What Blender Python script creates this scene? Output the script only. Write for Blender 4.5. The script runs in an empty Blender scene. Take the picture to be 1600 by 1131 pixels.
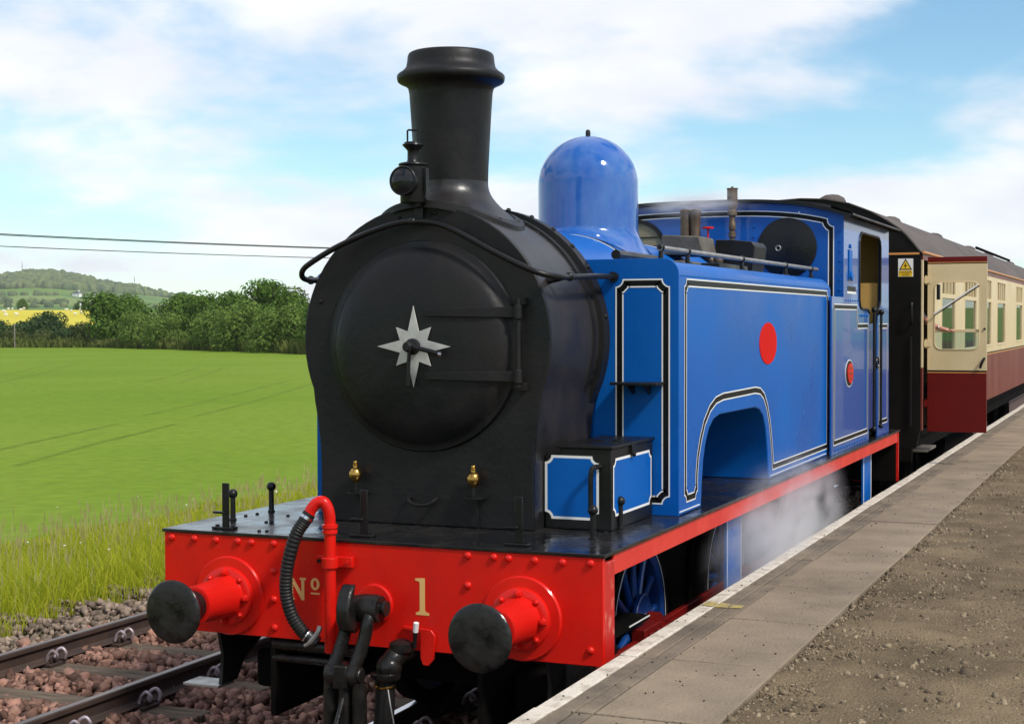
import bpy, bmesh, math, random
import numpy as np
from mathutils import Vector, Matrix
R = math.radians
random.seed(7); rng = np.random.default_rng(11)
scene = bpy.context.scene
C = scene.collection

# ------------------------------------------------------------------ camera
F_PX = 2400.0
CAM = Vector((3.8005, -7.0950, 2.5372))
YAW, PIT, ROLL = 0.3991, 0.0269, -0.0023
FW = Vector((-math.sin(YAW)*math.cos(PIT), math.cos(YAW)*math.cos(PIT), -math.sin(PIT)))
_rt = Vector((math.cos(YAW), math.sin(YAW), 0)); _up = _rt.cross(FW)
RT = _rt*math.cos(ROLL)+_up*math.sin(ROLL); UP = -_rt*math.sin(ROLL)+_up*math.cos(ROLL)
cd = bpy.data.cameras.new('camera'); cam = bpy.data.objects.new('camera', cd); C.objects.link(cam)
cam.matrix_world = Matrix(((RT.x, UP.x, -FW.x, CAM.x), (RT.y, UP.y, -FW.y, CAM.y), (RT.z, UP.z, -FW.z, CAM.z), (0, 0, 0, 1)))
cd.sensor_width = 36; cd.lens = 36*F_PX/1600; cd.clip_start = 0.1; cd.clip_end = 12000
scene.camera = cam
def ray(px, py):
    return FW + RT*((px-800)/F_PX) - UP*((py-565.5)/F_PX)
def at(ax, v, px, py):
    d = ray(px, py); t = (v-CAM[ax])/d[ax]
    return CAM + d*t
def proj(P):
    d = Vector(P)-CAM; z = d.dot(FW)
    return 800+F_PX*d.dot(RT)/z, 565.5-F_PX*d.dot(UP)/z

# ------------------------------------------------------------------ sky and sun
SUN_DIR = Vector((0.628, -0.256, 0.72)).normalized()
w = bpy.data.worlds.new('World'); scene.world = w; w.use_nodes = True
nt = w.node_tree; nt.nodes.clear()
def N(t, **k):
    n = nt.nodes.new(t)
    for a, b in k.items(): setattr(n, a, b)
    return n
out = N('ShaderNodeOutputWorld'); bg = N('ShaderNodeBackground'); bg.inputs['Strength'].default_value = 0.10
sky = N('ShaderNodeTexSky', sky_type='NISHITA'); sky.sun_disc = False
sky.sun_elevation = math.asin(SUN_DIR.z); sky.sun_rotation = math.atan2(SUN_DIR.x, SUN_DIR.y)
sky.air_density = 1.0; sky.dust_density = 0.0; sky.ozone_density = 1.6
tc = N('ShaderNodeTexCoord'); sep = N('ShaderNodeSeparateXYZ'); nt.links.new(tc.outputs['Generated'], sep.inputs[0])
def M(op, a, b=None, clamp=False):
    n = N('ShaderNodeMath', operation=op); n.use_clamp = clamp
    for i, v in enumerate((a, b)):
        if v is None: continue
        if isinstance(v, (int, float)): n.inputs[i].default_value = v
        else: nt.links.new(v, n.inputs[i])
    return n.outputs[0]
zc = M('ADD', M('MAXIMUM', sep.outputs[2], 0.0), 0.26)
cmb = N('ShaderNodeCombineXYZ')
nt.links.new(M('DIVIDE', sep.outputs[0], zc), cmb.inputs[0]); nt.links.new(M('DIVIDE', sep.outputs[1], zc), cmb.inputs[1])
cmb.inputs[2].default_value = 31.5
nz = N('ShaderNodeTexNoise'); nz.inputs['Scale'].default_value = 1.75; nz.inputs['Detail'].default_value = 7; nz.inputs['Roughness'].default_value = 0.50
nz.inputs['Distortion'].default_value = 0.15
nt.links.new(cmb.outputs[0], nz.inputs['Vector'])
rmp = N('ShaderNodeValToRGB'); rmp.color_ramp.elements[0].position = 0.385; rmp.color_ramp.elements[1].position = 0.56
rmp.color_ramp.interpolation = 'EASE'
nt.links.new(nz.outputs['Fac'], rmp.inputs[0])
nz2 = N('ShaderNodeTexNoise'); nz2.inputs['Scale'].default_value = 2.6; nz2.inputs['Detail'].default_value = 6
nt.links.new(cmb.outputs[0], nz2.inputs['Vector'])
crmp = N('ShaderNodeValToRGB'); crmp.color_ramp.elements[0].position = 0.3; crmp.color_ramp.elements[1].position = 0.7
crmp.color_ramp.elements[0].color = (7.2, 7.3, 8.2, 1); crmp.color_ramp.elements[1].color = (9.6, 9.5, 9.6, 1)
nt.links.new(nz2.outputs['Fac'], crmp.inputs[0])
tint = N('ShaderNodeMix', data_type='RGBA', blend_type='MULTIPLY'); tint.inputs['Factor'].default_value = 1.0
nt.links.new(sky.outputs[0], tint.inputs['A']); tint.inputs['B'].default_value = (0.92, 1.16, 1.22, 1)
mx = N('ShaderNodeMix', data_type='RGBA')
nt.links.new(M('MULTIPLY', rmp.outputs[0], 0.92), mx.inputs['Factor']); nt.links.new(tint.outputs['Result'], mx.inputs['A']); nt.links.new(crmp.outputs[0], mx.inputs['B'])
nt.links.new(mx.outputs['Result'], bg.inputs['Color']); nt.links.new(bg.outputs[0], out.inputs['Surface'])
sl = bpy.data.lights.new('sun', 'SUN'); sl.energy = 3.0; sl.angle = R(7); sl.color = (1.0, 0.95, 0.87)
so = bpy.data.objects.new('sun', sl); C.objects.link(so); so.rotation_euler = SUN_DIR.to_track_quat('Z', 'Y').to_euler(); so.location = (20, -10, 30)
scene.view_settings.view_transform = 'Standard'; scene.view_settings.look = 'None'; scene.view_settings.gamma = 1
scene.view_settings.use_curve_mapping = False; scene.view_settings.exposure = 0.25
scene.cycles.volume_bounces = 4; scene.cycles.volume_step_rate = 1.0; scene.cycles.volume_max_steps = 128
scene.cycles.max_bounces = 8; scene.cycles.transparent_max_bounces = 16

# ------------------------------------------------------------------ materials
def mat(name, col, rough=0.5, metal=0.0, coat=0.0, col2=None, scale=6.0, bump=0.0, bscale=40.0, rvar=0.0, detail=5, stretch=None, spec=0.5, lo=0.35, hi=0.65, coat_rough=0.05, world=False, island=0.0):
    m = bpy.data.materials.new(name); m.use_nodes = True
    t = m.node_tree; b = t.nodes['Principled BSDF']
    b.inputs['Base Color'].default_value = (*col, 1); b.inputs['Roughness'].default_value = rough
    b.inputs['Metallic'].default_value = metal; b.inputs['Coat Weight'].default_value = coat; b.inputs['Coat Roughness'].default_value = coat_rough
    b.inputs['Specular IOR Level'].default_value = spec
    tcn = t.nodes.new('ShaderNodeTexCoord'); vec = tcn.outputs['Object']
    if world: vec = t.nodes.new('ShaderNodeNewGeometry').outputs['Position']
    if stretch:
        mp = t.nodes.new('ShaderNodeMapping'); mp.inputs['Scale'].default_value = stretch; t.links.new(vec, mp.inputs[0]); vec = mp.outputs[0]
    if col2 is not None or rvar:
        n = t.nodes.new('ShaderNodeTexNoise'); n.inputs['Scale'].default_value = scale; n.inputs['Detail'].default_value = detail; n.inputs['Roughness'].default_value = 0.62
        t.links.new(vec, n.inputs['Vector'])
        mr = t.nodes.new('ShaderNodeMapRange'); mr.inputs['From Min'].default_value = lo; mr.inputs['From Max'].default_value = hi
        t.links.new(n.outputs['Fac'], mr.inputs['Value'])
        if col2 is not None:
            mxn = t.nodes.new('ShaderNodeMix'); mxn.data_type = 'RGBA'
            mxn.inputs['A'].default_value = (*col, 1); mxn.inputs['B'].default_value = (*col2, 1)
            t.links.new(mr.outputs[0], mxn.inputs['Factor']); res = mxn.outputs['Result']
            if island:
                ri_ = t.nodes.new('ShaderNodeNewGeometry').outputs['Random Per Island']; mi_ = t.nodes.new('ShaderNodeMapRange'); mi_.inputs['To Min'].default_value = 1-island; mi_.inputs['To Max'].default_value = 1+island; t.links.new(ri_, mi_.inputs['Value'])
                mm_ = t.nodes.new('ShaderNodeMix'); mm_.data_type = 'RGBA'; mm_.blend_type = 'MULTIPLY'; mm_.inputs['Factor'].default_value = 1; t.links.new(res, mm_.inputs['A']); t.links.new(mi_.outputs[0], mm_.inputs['B']); res = mm_.outputs['Result']
            t.links.new(res, b.inputs['Base Color'])
        if rvar:
            mr2 = t.nodes.new('ShaderNodeMapRange'); mr2.inputs['To Min'].default_value = max(0.02, rough-rvar); mr2.inputs['To Max'].default_value = min(1, rough+rvar)
            t.links.new(mr.outputs[0], mr2.inputs['Value']); t.links.new(mr2.outputs[0], b.inputs['Roughness'])
    if bump:
        n2 = t.nodes.new('ShaderNodeTexNoise'); n2.inputs['Scale'].default_value = bscale; n2.inputs['Detail'].default_value = 6
        t.links.new(vec, n2.inputs['Vector'])
        bp = t.nodes.new('ShaderNodeBump'); bp.inputs['Strength'].default_value = bump; bp.inputs['Distance'].default_value = 0.02
        t.links.new(n2.outputs['Fac'], bp.inputs['Height']); t.links.new(bp.outputs[0], b.inputs['Normal'])
    return m
def glass(name, tintc=(0.75, 0.85, 0.85), refl=0.25):
    m = bpy.data.materials.new(name); m.use_nodes = True; t = m.node_tree; t.nodes.clear()
    o = t.nodes.new('ShaderNodeOutputMaterial'); ms = t.nodes.new('ShaderNodeMixShader')
    tr = t.nodes.new('ShaderNodeBsdfTransparent'); tr.inputs[0].default_value = (*tintc, 1)
    gl = t.nodes.new('ShaderNodeBsdfGlossy'); gl.inputs['Roughness'].default_value = 0.02
    fr = t.nodes.new('ShaderNodeFresnel'); fr.inputs[0].default_value = 1.5
    t.links.new(fr.outputs[0], ms.inputs[0]); t.links.new(tr.outputs[0], ms.inputs[1]); t.links.new(gl.outputs[0], ms.inputs[2])
    t.links.new(ms.outputs[0], o.inputs[0]); return m
BLUE = mat('blue_paint', (0.003, 0.094, 0.385), 0.32, spec=0.10, col2=(0.004, 0.116, 0.440), scale=1.1, rvar=0.08, bump=0.03, bscale=1.6, detail=8)
BLUEC = mat('blue_paint_cab', (0.005, 0.085, 0.36), 0.3, spec=0.3, coat=0.55, coat_rough=0.03, col2=(0.006, 0.095, 0.38), scale=1.3, bump=0.015, bscale=2)
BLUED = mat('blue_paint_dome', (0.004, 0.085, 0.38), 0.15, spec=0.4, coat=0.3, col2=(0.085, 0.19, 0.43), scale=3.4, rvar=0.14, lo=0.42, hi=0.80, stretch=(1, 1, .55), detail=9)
BLUEK = mat('blue_paint_wheel', (0.005, 0.055, 0.26), 0.3, coat=0.4, col2=(0.01, 0.04, 0.15), scale=5)
RED = mat('red_paint', (0.67, 0.011, 0.006), 0.33, spec=0.25, coat=0.10, col2=(0.44, 0.008, 0.005), scale=1.9, rvar=0.10, bump=0.06, bscale=7, detail=9, lo=.42, hi=.88)
REDV = mat('red_paint_sunlit_side', (0.70, 0.040, 0.026), 0.4, spec=0.35, col2=(0.60, 0.030, 0.020), scale=3, rvar=0.08, bump=0.03, bscale=6)  # paler copy of the red, sunlight on the valance put into the colour
REDCHIP = mat('red_paint_chipped', (0.50, 0.012, 0.008), 0.4, col2=(0.60, 0.16, 0.12), scale=9, lo=0.52, hi=0.62, bump=0.2, bscale=25)
BLACK = mat('black_paint', (0.006, 0.006, 0.0065), 0.36, spec=0.3, col2=(0.010, 0.010, 0.010), scale=4, rvar=0.1, bump=0.05, bscale=20)
SMOKE = mat('smokebox_black', (0.0048, 0.0056, 0.0075), 0.47, spec=0.28, col2=(0.0125, 0.0110, 0.0105), scale=2.9, rvar=0.10, bump=0.12, bscale=26, detail=10)
SMOKET = mat('smokebox_wrapper', (0.008, 0.008, 0.009), 0.42, spec=0.5, col2=(0.034, 0.028, 0.025), scale=1.8, rvar=0.12, bump=0.10, bscale=22, detail=9, lo=0.32, hi=0.75)
FOOT = mat('footplate_black', (0.008, 0.0085, 0.010), 0.22, spec=0.42, col2=(0.020, 0.018, 0.016), scale=3.2, rvar=0.16, bump=0.25, bscale=9, detail=9)
IRON = mat('dark_iron', (0.007, 0.0066, 0.0064), 0.34, spec=0.35, col2=(0.014, 0.012, 0.010), scale=14, rvar=0.12, bump=0.12, bscale=40)
OILY = mat('oily_black', (0.004, 0.004, 0.004), 0.85, spec=0.03, col2=(0.010, 0.008, 0.007), scale=5, rvar=0.1)
STEEL = mat('bright_steel', (0.42, 0.41, 0.39), 0.42, metal=0.75, col2=(0.30, 0.29, 0.27), scale=9, rvar=0.1)
STARM = mat('star_metal', (0.56, 0.55, 0.52), 0.5, metal=0.35, col2=(0.44, 0.43, 0.40), scale=12, detail=8)
CHROME = mat('polished_steel', (0.62, 0.62, 0.62), 0.18, metal=1.0)
BRASS = mat('brass', (0.60, 0.36, 0.09), 0.24, metal=1.0, col2=(0.42, 0.24, 0.06), scale=20)
TAN = mat('tarnished_bronze', (0.17, 0.12, 0.075), 0.5, metal=0.35, col2=(0.09, 0.055, 0.035), scale=10)
WHITE = mat('white_lining', (0.80, 0.80, 0.78), 0.4)
BLK = mat('black_lining', (0.006, 0.006, 0.0065), 0.4, spec=0.15)
REDM = mat('matt_red', (0.60, 0.012, 0.008), 0.6, spec=0.04)
REDROD = mat('red_rod_in_shade', (0.20, 0.008, 0.006), 0.45, spec=0.15, col2=(0.10, 0.006, 0.005), scale=6)  # the red darkened to hold the shade that the rods run in
BUFM = mat('greased_buffer_black', (0.005, 0.005, 0.0055), 0.34, spec=0.35, col2=(0.022, 0.020, 0.018), scale=9, rvar=0.2, bump=0.15, bscale=30, detail=9)
GOLD = mat('cream_gold_letters', (0.72, 0.42, 0.14), 0.5)
RUBBER = mat('rubber', (0.007, 0.007, 0.007), 0.5, spec=0.3, col2=(0.014, 0.013, 0.012), scale=25)
TANIN = mat('cab_interior', (0.66, 0.40, 0.11), 0.6, col2=(0.60, 0.35, 0.09), scale=3)
BOXGREY = mat('weathered_grey', (0.13, 0.115, 0.09), 0.7, col2=(0.075, 0.065, 0.05), scale=6, bump=0.2)
SLATTAN = mat('window_boards', (0.26, 0.23, 0.15), 0.7, col2=(0.19, 0.17, 0.11), scale=5)
LENS = mat('lamp_lens', (0.012, 0.013, 0.016), 0.12, spec=0.35)
CREAM = mat('coach_cream', (0.70, 0.56, 0.33), 0.4, spec=0.25, col2=(0.63, 0.50, 0.28), scale=2.5, rvar=0.05)
MAROON = mat('coach_crimson', (0.135, 0.006, 0.004), 0.35, spec=0.22, col2=(0.115, 0.006, 0.004), scale=2)
MAROONW = mat('coach_crimson_weathered_sheen', (0.150, 0.018, 0.012), 0.4, spec=0.25, col2=(0.235, 0.075, 0.05), scale=1.0, stretch=(1, 2.2, 0.35), detail=7, lo=0.42, hi=0.75)  # weathered streaks, their pink also holding light reflected along the side
COACHBLK = mat('coach_end_black', (0.004, 0.004, 0.004), 0.5, spec=0.15, col2=(0.008, 0.007, 0.006), scale=4)
ROOFG = mat('coach_roof_grey', (0.135, 0.115, 0.108), 0.8, spec=0.1, col2=(0.100, 0.086, 0.080), scale=2, stretch=(1, 0.3, 1), bump=0.05, bscale=10)
ORANGE = mat('gold_line', (0.60, 0.26, 0.07), 0.4)
GLASS = glass('window_glass', (0.78, 0.86, 0.84))
SEAT = mat('seat_moquette', (0.07, 0.075, 0.085), 0.9, col2=(0.03, 0.035, 0.05), scale=8)
LININGBOARD = mat('coach_interior', (0.30, 0.24, 0.15), 0.6)
SIGNY = mat('sign_yellow', (0.80, 0.50, 0.02), 0.4); SIGNW = mat('sign_white', (0.78, 0.78, 0.76), 0.4)
SKIN = mat('skin', (0.50, 0.24, 0.17), 0.5, col2=(0.44, 0.20, 0.14), scale=12)
SHIRT = mat('dark_jacket', (0.03, 0.035, 0.045), 0.85)
HAIR = mat('grey_hair', (0.16, 0.14, 0.12), 0.7)
SLAB = mat('concrete_slab', (0.320, 0.252, 0.178), 0.9, spec=0.1, col2=(0.165, 0.134, 0.098), scale=1.7, bump=0.45, bscale=50, detail=12, lo=0.28, hi=0.74, world=True)
EDGEB = mat('concrete_edge', (0.225, 0.180, 0.130), 0.85, spec=0.2, col2=(0.125, 0.102, 0.078), scale=3.5, bump=0.4, bscale=45, detail=10, world=True)
EDGEW = mat('worn_white_edge_paint', (0.62, 0.56, 0.475), 0.85, spec=0.1, col2=(0.30, 0.25, 0.185), scale=9, bump=0.45, bscale=50, detail=12, lo=0.46, hi=0.76, world=True)
YELL = mat('worn_yellow_paint', (0.50, 0.38, 0.09), 0.8, col2=(0.24, 0.20, 0.12), scale=22, detail=8)
DIRT = mat('platform_dirt', (0.240, 0.182, 0.112), 0.95, spec=0.05, col2=(0.124, 0.094, 0.058), scale=1.7, bump=1.0, bscale=70, detail=15)
PEBBLE = mat('platform_pebbles', (0.24, 0.19, 0.125), 0.9, spec=0.1, col2=(0.15, 0.115, 0.078), scale=5, bump=0.2, island=0.55)
BALLAST = mat('ballast_stone', (0.310, 0.170, 0.125), 0.9, spec=0.1, col2=(0.185, 0.108, 0.083), scale=7, bump=0.3, bscale=60, detail=3, island=0.55)
BALLASTG = mat('ballast_stone_grey', (0.28, 0.215, 0.165), 0.9, spec=0.1, col2=(0.16, 0.12, 0.09), scale=7, bump=0.3, island=0.5)
BED = mat('ballast_bed', (0.10, 0.055, 0.04), 0.95, col2=(0.05, 0.032, 0.026), scale=16, bump=1.0, bscale=30)
SLEEPER = mat('sleeper_timber', (0.185, 0.145, 0.108), 0.9, spec=0.05, col2=(0.085, 0.066, 0.050), scale=3, stretch=(1, 9, 6), bump=0.5, bscale=8, world=True)
RAILSIDE = mat('rail_rust', (0.060, 0.034, 0.024), 0.7, col2=(0.035, 0.022, 0.018), scale=6)
RAILTOP = mat('rail_head', (0.22, 0.17, 0.14), 0.35, metal=0.7, col2=(0.10, 0.06, 0.045), scale=3, stretch=(3, 0.4, 1))
RAILSHINE = mat('rail_head_bright', (0.55, 0.56, 0.58), 0.22, metal=1.0)
CLIP = mat('galvanised_clip', (0.46, 0.40, 0.46), 0.5, metal=0.3, col2=(0.22, 0.15, 0.12), scale=30, world=True)
POLEW = mat('weathered_pole', (0.22, 0.19, 0.16), 0.85)
CABLE = mat('cable', (0.02, 0.02, 0.022), 0.6)
WOOL = mat('wool', (0.72, 0.68, 0.58), 0.95)
HOUSEW = mat('white_harling', (0.78, 0.77, 0.74), 0.85); SLATE = mat('slate_roof', (0.10, 0.10, 0.11), 0.7)

def foliage(name, c1, c2, trans=0.25):
    m = bpy.data.materials.new(name); m.use_nodes = True; t = m.node_tree; b = t.nodes['Principled BSDF']
    b.inputs['Roughness'].default_value = 0.7; b.inputs['Specular IOR Level'].default_value = 0.06
    g = t.nodes.new('ShaderNodeNewGeometry'); mxn = t.nodes.new('ShaderNodeMix'); mxn.data_type = 'RGBA'
    mxn.inputs['A'].default_value = (*c1, 1); mxn.inputs['B'].default_value = (*c2, 1)
    t.links.new(g.outputs['Random Per Island'], mxn.inputs['Factor']); t.links.new(mxn.outputs['Result'], b.inputs['Base Color'])
    if trans:
        tl = t.nodes.new('ShaderNodeBsdfTranslucent'); ms = t.nodes.new('ShaderNodeMixShader'); ms.inputs[0].default_value = trans
        t.links.new(mxn.outputs['Result'], tl.inputs[0]); t.links.new(b.outputs[0], ms.inputs[1]); t.links.new(tl.outputs[0], ms.inputs[2])
        t.links.new(ms.outputs[0], t.nodes['Material Output'].inputs[0])
    return m
LEAFA = foliage('leaf_mid_green', (0.048, 0.105, 0.016), (0.125, 0.205, 0.034))
LEAFB = foliage('leaf_pale_green', (0.075, 0.140, 0.024), (0.175, 0.250, 0.055))
LEAFD = foliage('leaf_dark_green', (0.036, 0.072, 0.026), (0.066, 0.110, 0.038))
GORSE = foliage('hedge_green', (0.060, 0.090, 0.026), (0.115, 0.135, 0.045))
WOODF = foliage('woodland_green', (0.055, 0.085, 0.042), (0.150, 0.175, 0.066), 0)
GRASS = foliage('verge_grass', (0.25, 0.34, 0.012), (0.50, 0.48, 0.045), 0.45)
GRASSD = foliage('verge_grass_dry', (0.58, 0.52, 0.22), (0.40, 0.34, 0.13), 0.4)
MARGIN = foliage('margin_grass', (0.09, 0.12, 0.03), (0.17, 0.19, 0.05), 0.3)
BARK = mat('bark', (0.06, 0.048, 0.038), 0.9, bump=0.4, bscale=8)
FLOWER = mat('white_flower', (0.8, 0.8, 0.75), 0.7)

# ------------------------------------------------------------------ mesh helpers
class MB:
    def __init__(s): s.v = []; s.f = []
    def add(s, vs, fs):
        o = len(s.v); s.v += [tuple(v) for v in vs]; s.f += [tuple(i+o for i in f) for f in fs]; return s
    def box(s, x0, x1, y0, y1, z0, z1):
        return s.add([(x0, y0, z0), (x1, y0, z0), (x1, y1, z0), (x0, y1, z0), (x0, y0, z1), (x1, y0, z1), (x1, y1, z1), (x0, y1, z1)],
                     [(0, 3, 2, 1), (4, 5, 6, 7), (0, 1, 5, 4), (1, 2, 6, 5), (2, 3, 7, 6), (3, 0, 4, 7)])
    def prism(s, poly, a0, a1, ax):
        # poly in the two other axes; ax 0: (y,z)  1: (x,z)  2: (x,y)
        def p3(u, v, a): return (a, u, v) if ax == 0 else ((u, a, v) if ax == 1 else (u, v, a))
        n = len(poly); ar = sum(poly[i][0]*poly[(i+1) % n][1]-poly[(i+1) % n][0]*poly[i][1] for i in range(n))
        if ar < 0: poly = poly[::-1]
        if ax == 1: poly = poly[::-1]
        vs = [p3(u, v, a0) for u, v in poly]+[p3(u, v, a1) for u, v in poly]
        fs = [tuple(range(n-1, -1, -1)), tuple(range(n, 2*n))]+[(i, (i+1) % n, n+(i+1) % n, n+i) for i in range(n)]
        if a1 < a0: fs = [f[::-1] for f in fs]
        return s.add(vs, fs)
    def lathe(s, prof, c, ax=2, seg=40, arc=None):
        # prof: (radius, offset along axis)
        c = Vector(c); vs = []; full = arc is None
        a0, a1 = (0, 2*math.pi) if full else arc
        m = seg if full else seg+1
        for r, h in prof:
            for k in range(m):
                a = a0+(a1-a0)*k/seg
                u, v = r*math.cos(a), r*math.sin(a)
                vs.append(c+(Vector((h, u, v)) if ax == 0 else (Vector((v, h, u)) if ax == 1 else Vector((u, v, h)))))
        fs = []
        for i in range(len(prof)-1):
            for k in range(seg):
                k2 = (k+1) % m
                fs.append((i*m+k, i*m+k2, (i+1)*m+k2, (i+1)*m+k))
        o = len(s.v); s.add(vs, fs)
        if full and abs(prof[0][1]-prof[-1][1]) > 1e-6:
            if prof[0][0] > 1e-6: s.f.append(tuple(o+k for k in range(m-1, -1, -1)))
            if prof[-1][0] > 1e-6: s.f.append(tuple(o+(len(prof)-1)*m+k for k in range(m)))
        return s
    def cyl(s, p0, p1, r, r1=None, seg=16):
        return s.tube([p0, p1], [r, r if r1 is None else r1], seg)
    def tube(s, pts, rad, seg=10, closed=False):
        pts = [Vector(p) for p in pts]; n = len(pts)
        if not isinstance(rad, (list, tuple)): rad = [rad]*n
        prev = None; rings = []
        for i, p in enumerate(pts):
            if closed: t = pts[(i+1) % n]-pts[i-1]
            else: t = pts[min(i+1, n-1)]-pts[max(i-1, 0)]
            t.normalize()
            if prev is None:
                a = Vector((0, 0, 1)) if abs(t.z) < 0.9 else Vector((1, 0, 0)); u = t.cross(a).normalized()
            else: u = (prev-t*prev.dot(t)).normalized()
            prev = u; v = t.cross(u)
            rings.append([p+(u*math.cos(2*math.pi*k/seg)+v*math.sin(2*math.pi*k/seg))*rad[i] for k in range(seg)])
        vs = [q for rg in rings for q in rg]; fs = []
        for i in range(n if closed else n-1):
            j = (i+1) % n
            for k in range(seg):
                fs.append((i*seg+k, i*seg+(k+1) % seg, j*seg+(k+1) % seg, j*seg+k))
        if not closed: fs += [tuple(range(seg-1, -1, -1)), tuple((n-1)*seg+k for k in range(seg))]
        return s.add(vs, fs)
    def ball(s, c, r, seg=16, rings=10, sc=(1, 1, 1)):
        prof = [(math.sin(math.pi*i/rings), -math.cos(math.pi*i/rings)) for i in range(rings+1)]
        b = MB().lathe([(max(a, 1e-7), h) for a, h in prof], (0, 0, 0), 2, seg)
        return s.add([(c[0]+v[0]*r*sc[0], c[1]+v[1]*r*sc[1], c[2]+v[2]*r*sc[2]) for v in b.v], b.f)
    def strip(s, loops, closed=True):
        n = len(loops[0]); o = len(s.v)
        for l in loops: s.v += [tuple(p) for p in l]
        for i in range(len(loops)-1):
            for k in range(n if closed else n-1):
                k2 = (k+1) % n
                s.f.append((o+i*n+k, o+i*n+k2, o+(i+1)*n+k2, o+(i+1)*n+k))
        return s
    def mirror(s):
        m = MB(); m.v = [(-x, y, z) for x, y, z in s.v]; m.f = [f[::-1] for f in s.f]; return m
def spline(pts, n=8):
    pts = [Vector(p) for p in pts]; o = []
    P = [pts[0]*2-pts[1]]+pts+[pts[-1]*2-pts[-2]]
    for i in range(1, len(P)-2):
        a, b, c, d = P[i-1:i+3]
        for k in range(n):
            t = k/n; o.append(0.5*((2*b)+(c-a)*t+(2*a-5*b+4*c-d)*t*t+(3*b-a-3*c+d)*t**3))
    o.append(pts[-1]); return o
def obj(name, mb, m, parent=None, smooth=35, bevel=0, kind=None):
    me = bpy.data.meshes.new(name)
    if isinstance(mb, MB):
        me.from_pydata(mb.v, [], mb.f); me.update()
    else: me = mb
    me.materials.append(m)
    o = bpy.data.objects.new(name, me); C.objects.link(o)
    if isinstance(mb, MB):
        bm = bmesh.new(); bm.from_mesh(me); bmesh.ops.recalc_face_normals(bm, faces=bm.faces); bm.to_mesh(me); bm.free()
    if smooth:
        me.shade_smooth(); me.set_sharp_from_angle(angle=R(smooth))
    if bevel:
        b = o.modifiers.new('bevel', 'BEVEL'); b.width = bevel; b.segments = 2; b.limit_method = 'ANGLE'; b.angle_limit = R(40); b.harden_normals = False
    if parent: o.parent = parent
    if kind: o['kind'] = kind
    return o
def inst(src, parent=None, loc=(0, 0, 0), rot=None, scale=None):
    o = src.copy(); C.objects.link(o); o.location = loc
    if rot is not None: o.rotation_euler = rot
    if scale is not None: o.scale = scale
    o.parent = parent; return o
def thing(name, label, cat, loc=(0, 0, 0), group=None):
    o = bpy.data.objects.new(name, None); C.objects.link(o); o.location = loc; o.empty_display_size = 0.2
    return tag(o, label, cat, group)
def tag(o, label, cat, group=None):
    o['label'] = label; o['category'] = cat
    if group: o['group'] = group
    return o
def struct(name, mb, m, **k): return obj(name, mb, m, kind='structure', **k)
def npmesh(name, V, Fc):
    me = bpy.data.meshes.new(name); V = np.asarray(V, np.float32); Fc = np.asarray(Fc, np.int32); k = Fc.shape[1]
    me.vertices.add(len(V)); me.vertices.foreach_set('co', V.ravel())
    me.loops.add(Fc.size); me.loops.foreach_set('vertex_index', Fc.ravel())
    me.polygons.add(len(Fc)); me.polygons.foreach_set('loop_start', np.arange(0, Fc.size, k, dtype=np.int32))
    me.update(calc_edges=True); me.validate(); return me
ICO = None
def ico(sub=1):
    bm = bmesh.new(); bmesh.ops.create_icosphere(bm, subdivisions=sub, radius=1)
    v = np.array([x.co[:] for x in bm.verts]); f = np.array([[q.index for q in x.verts] for x in bm.faces]); bm.free(); return v, f
def scatter_rocks(P, S, flat=(0.6, 1.0), jit=0.35, sub=1):
    if sub == 0:
        bv = np.array([(x, y, z) for x in (-1, 1) for y in (-1, 1) for z in (-1, 1)], float)*.78
        bf = np.array([(0, 1, 3), (0, 3, 2), (4, 6, 7), (4, 7, 5), (0, 4, 5), (0, 5, 1), (2, 3, 7), (2, 7, 6), (0, 2, 6), (0, 6, 4), (1, 5, 7), (1, 7, 3)])
    else: bv, bf = ico(sub)
    n = len(P); nb = len(bv)
    J = 1+rng.uniform(-jit, jit, (n, nb, 1)); V = bv[None]*J
    if sub == 0: V = V+rng.uniform(-.32, .32, V.shape)
    V = V*np.stack([rng.uniform(.7, 1.3, n), rng.uniform(.7, 1.3, n), rng.uniform(*flat, n)], 1)[:, None]
    q = rng.normal(size=(n, 4)); q[:, 1:3] *= (1.0 if sub == 0 else .45); q /= np.linalg.norm(q, axis=1, keepdims=True); a, b, c, d = q.T
    Rm = np.stack([1-2*(c*c+d*d), 2*(b*c-a*d), 2*(b*d+a*c), 2*(b*c+a*d), 1-2*(b*b+d*d), 2*(c*d-a*b), 2*(b*d-a*c), 2*(c*d+a*b), 1-2*(b*b+c*c)], 1).reshape(n, 3, 3)
    V = np.einsum('nij,nkj->nki', Rm, V)*S[:, None, None]+P[:, None]
    F = bf[None]+(np.arange(n)*nb)[:, None, None]
    return npmesh('rocks', V.reshape(-1, 3), F.reshape(-1, 3))

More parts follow.
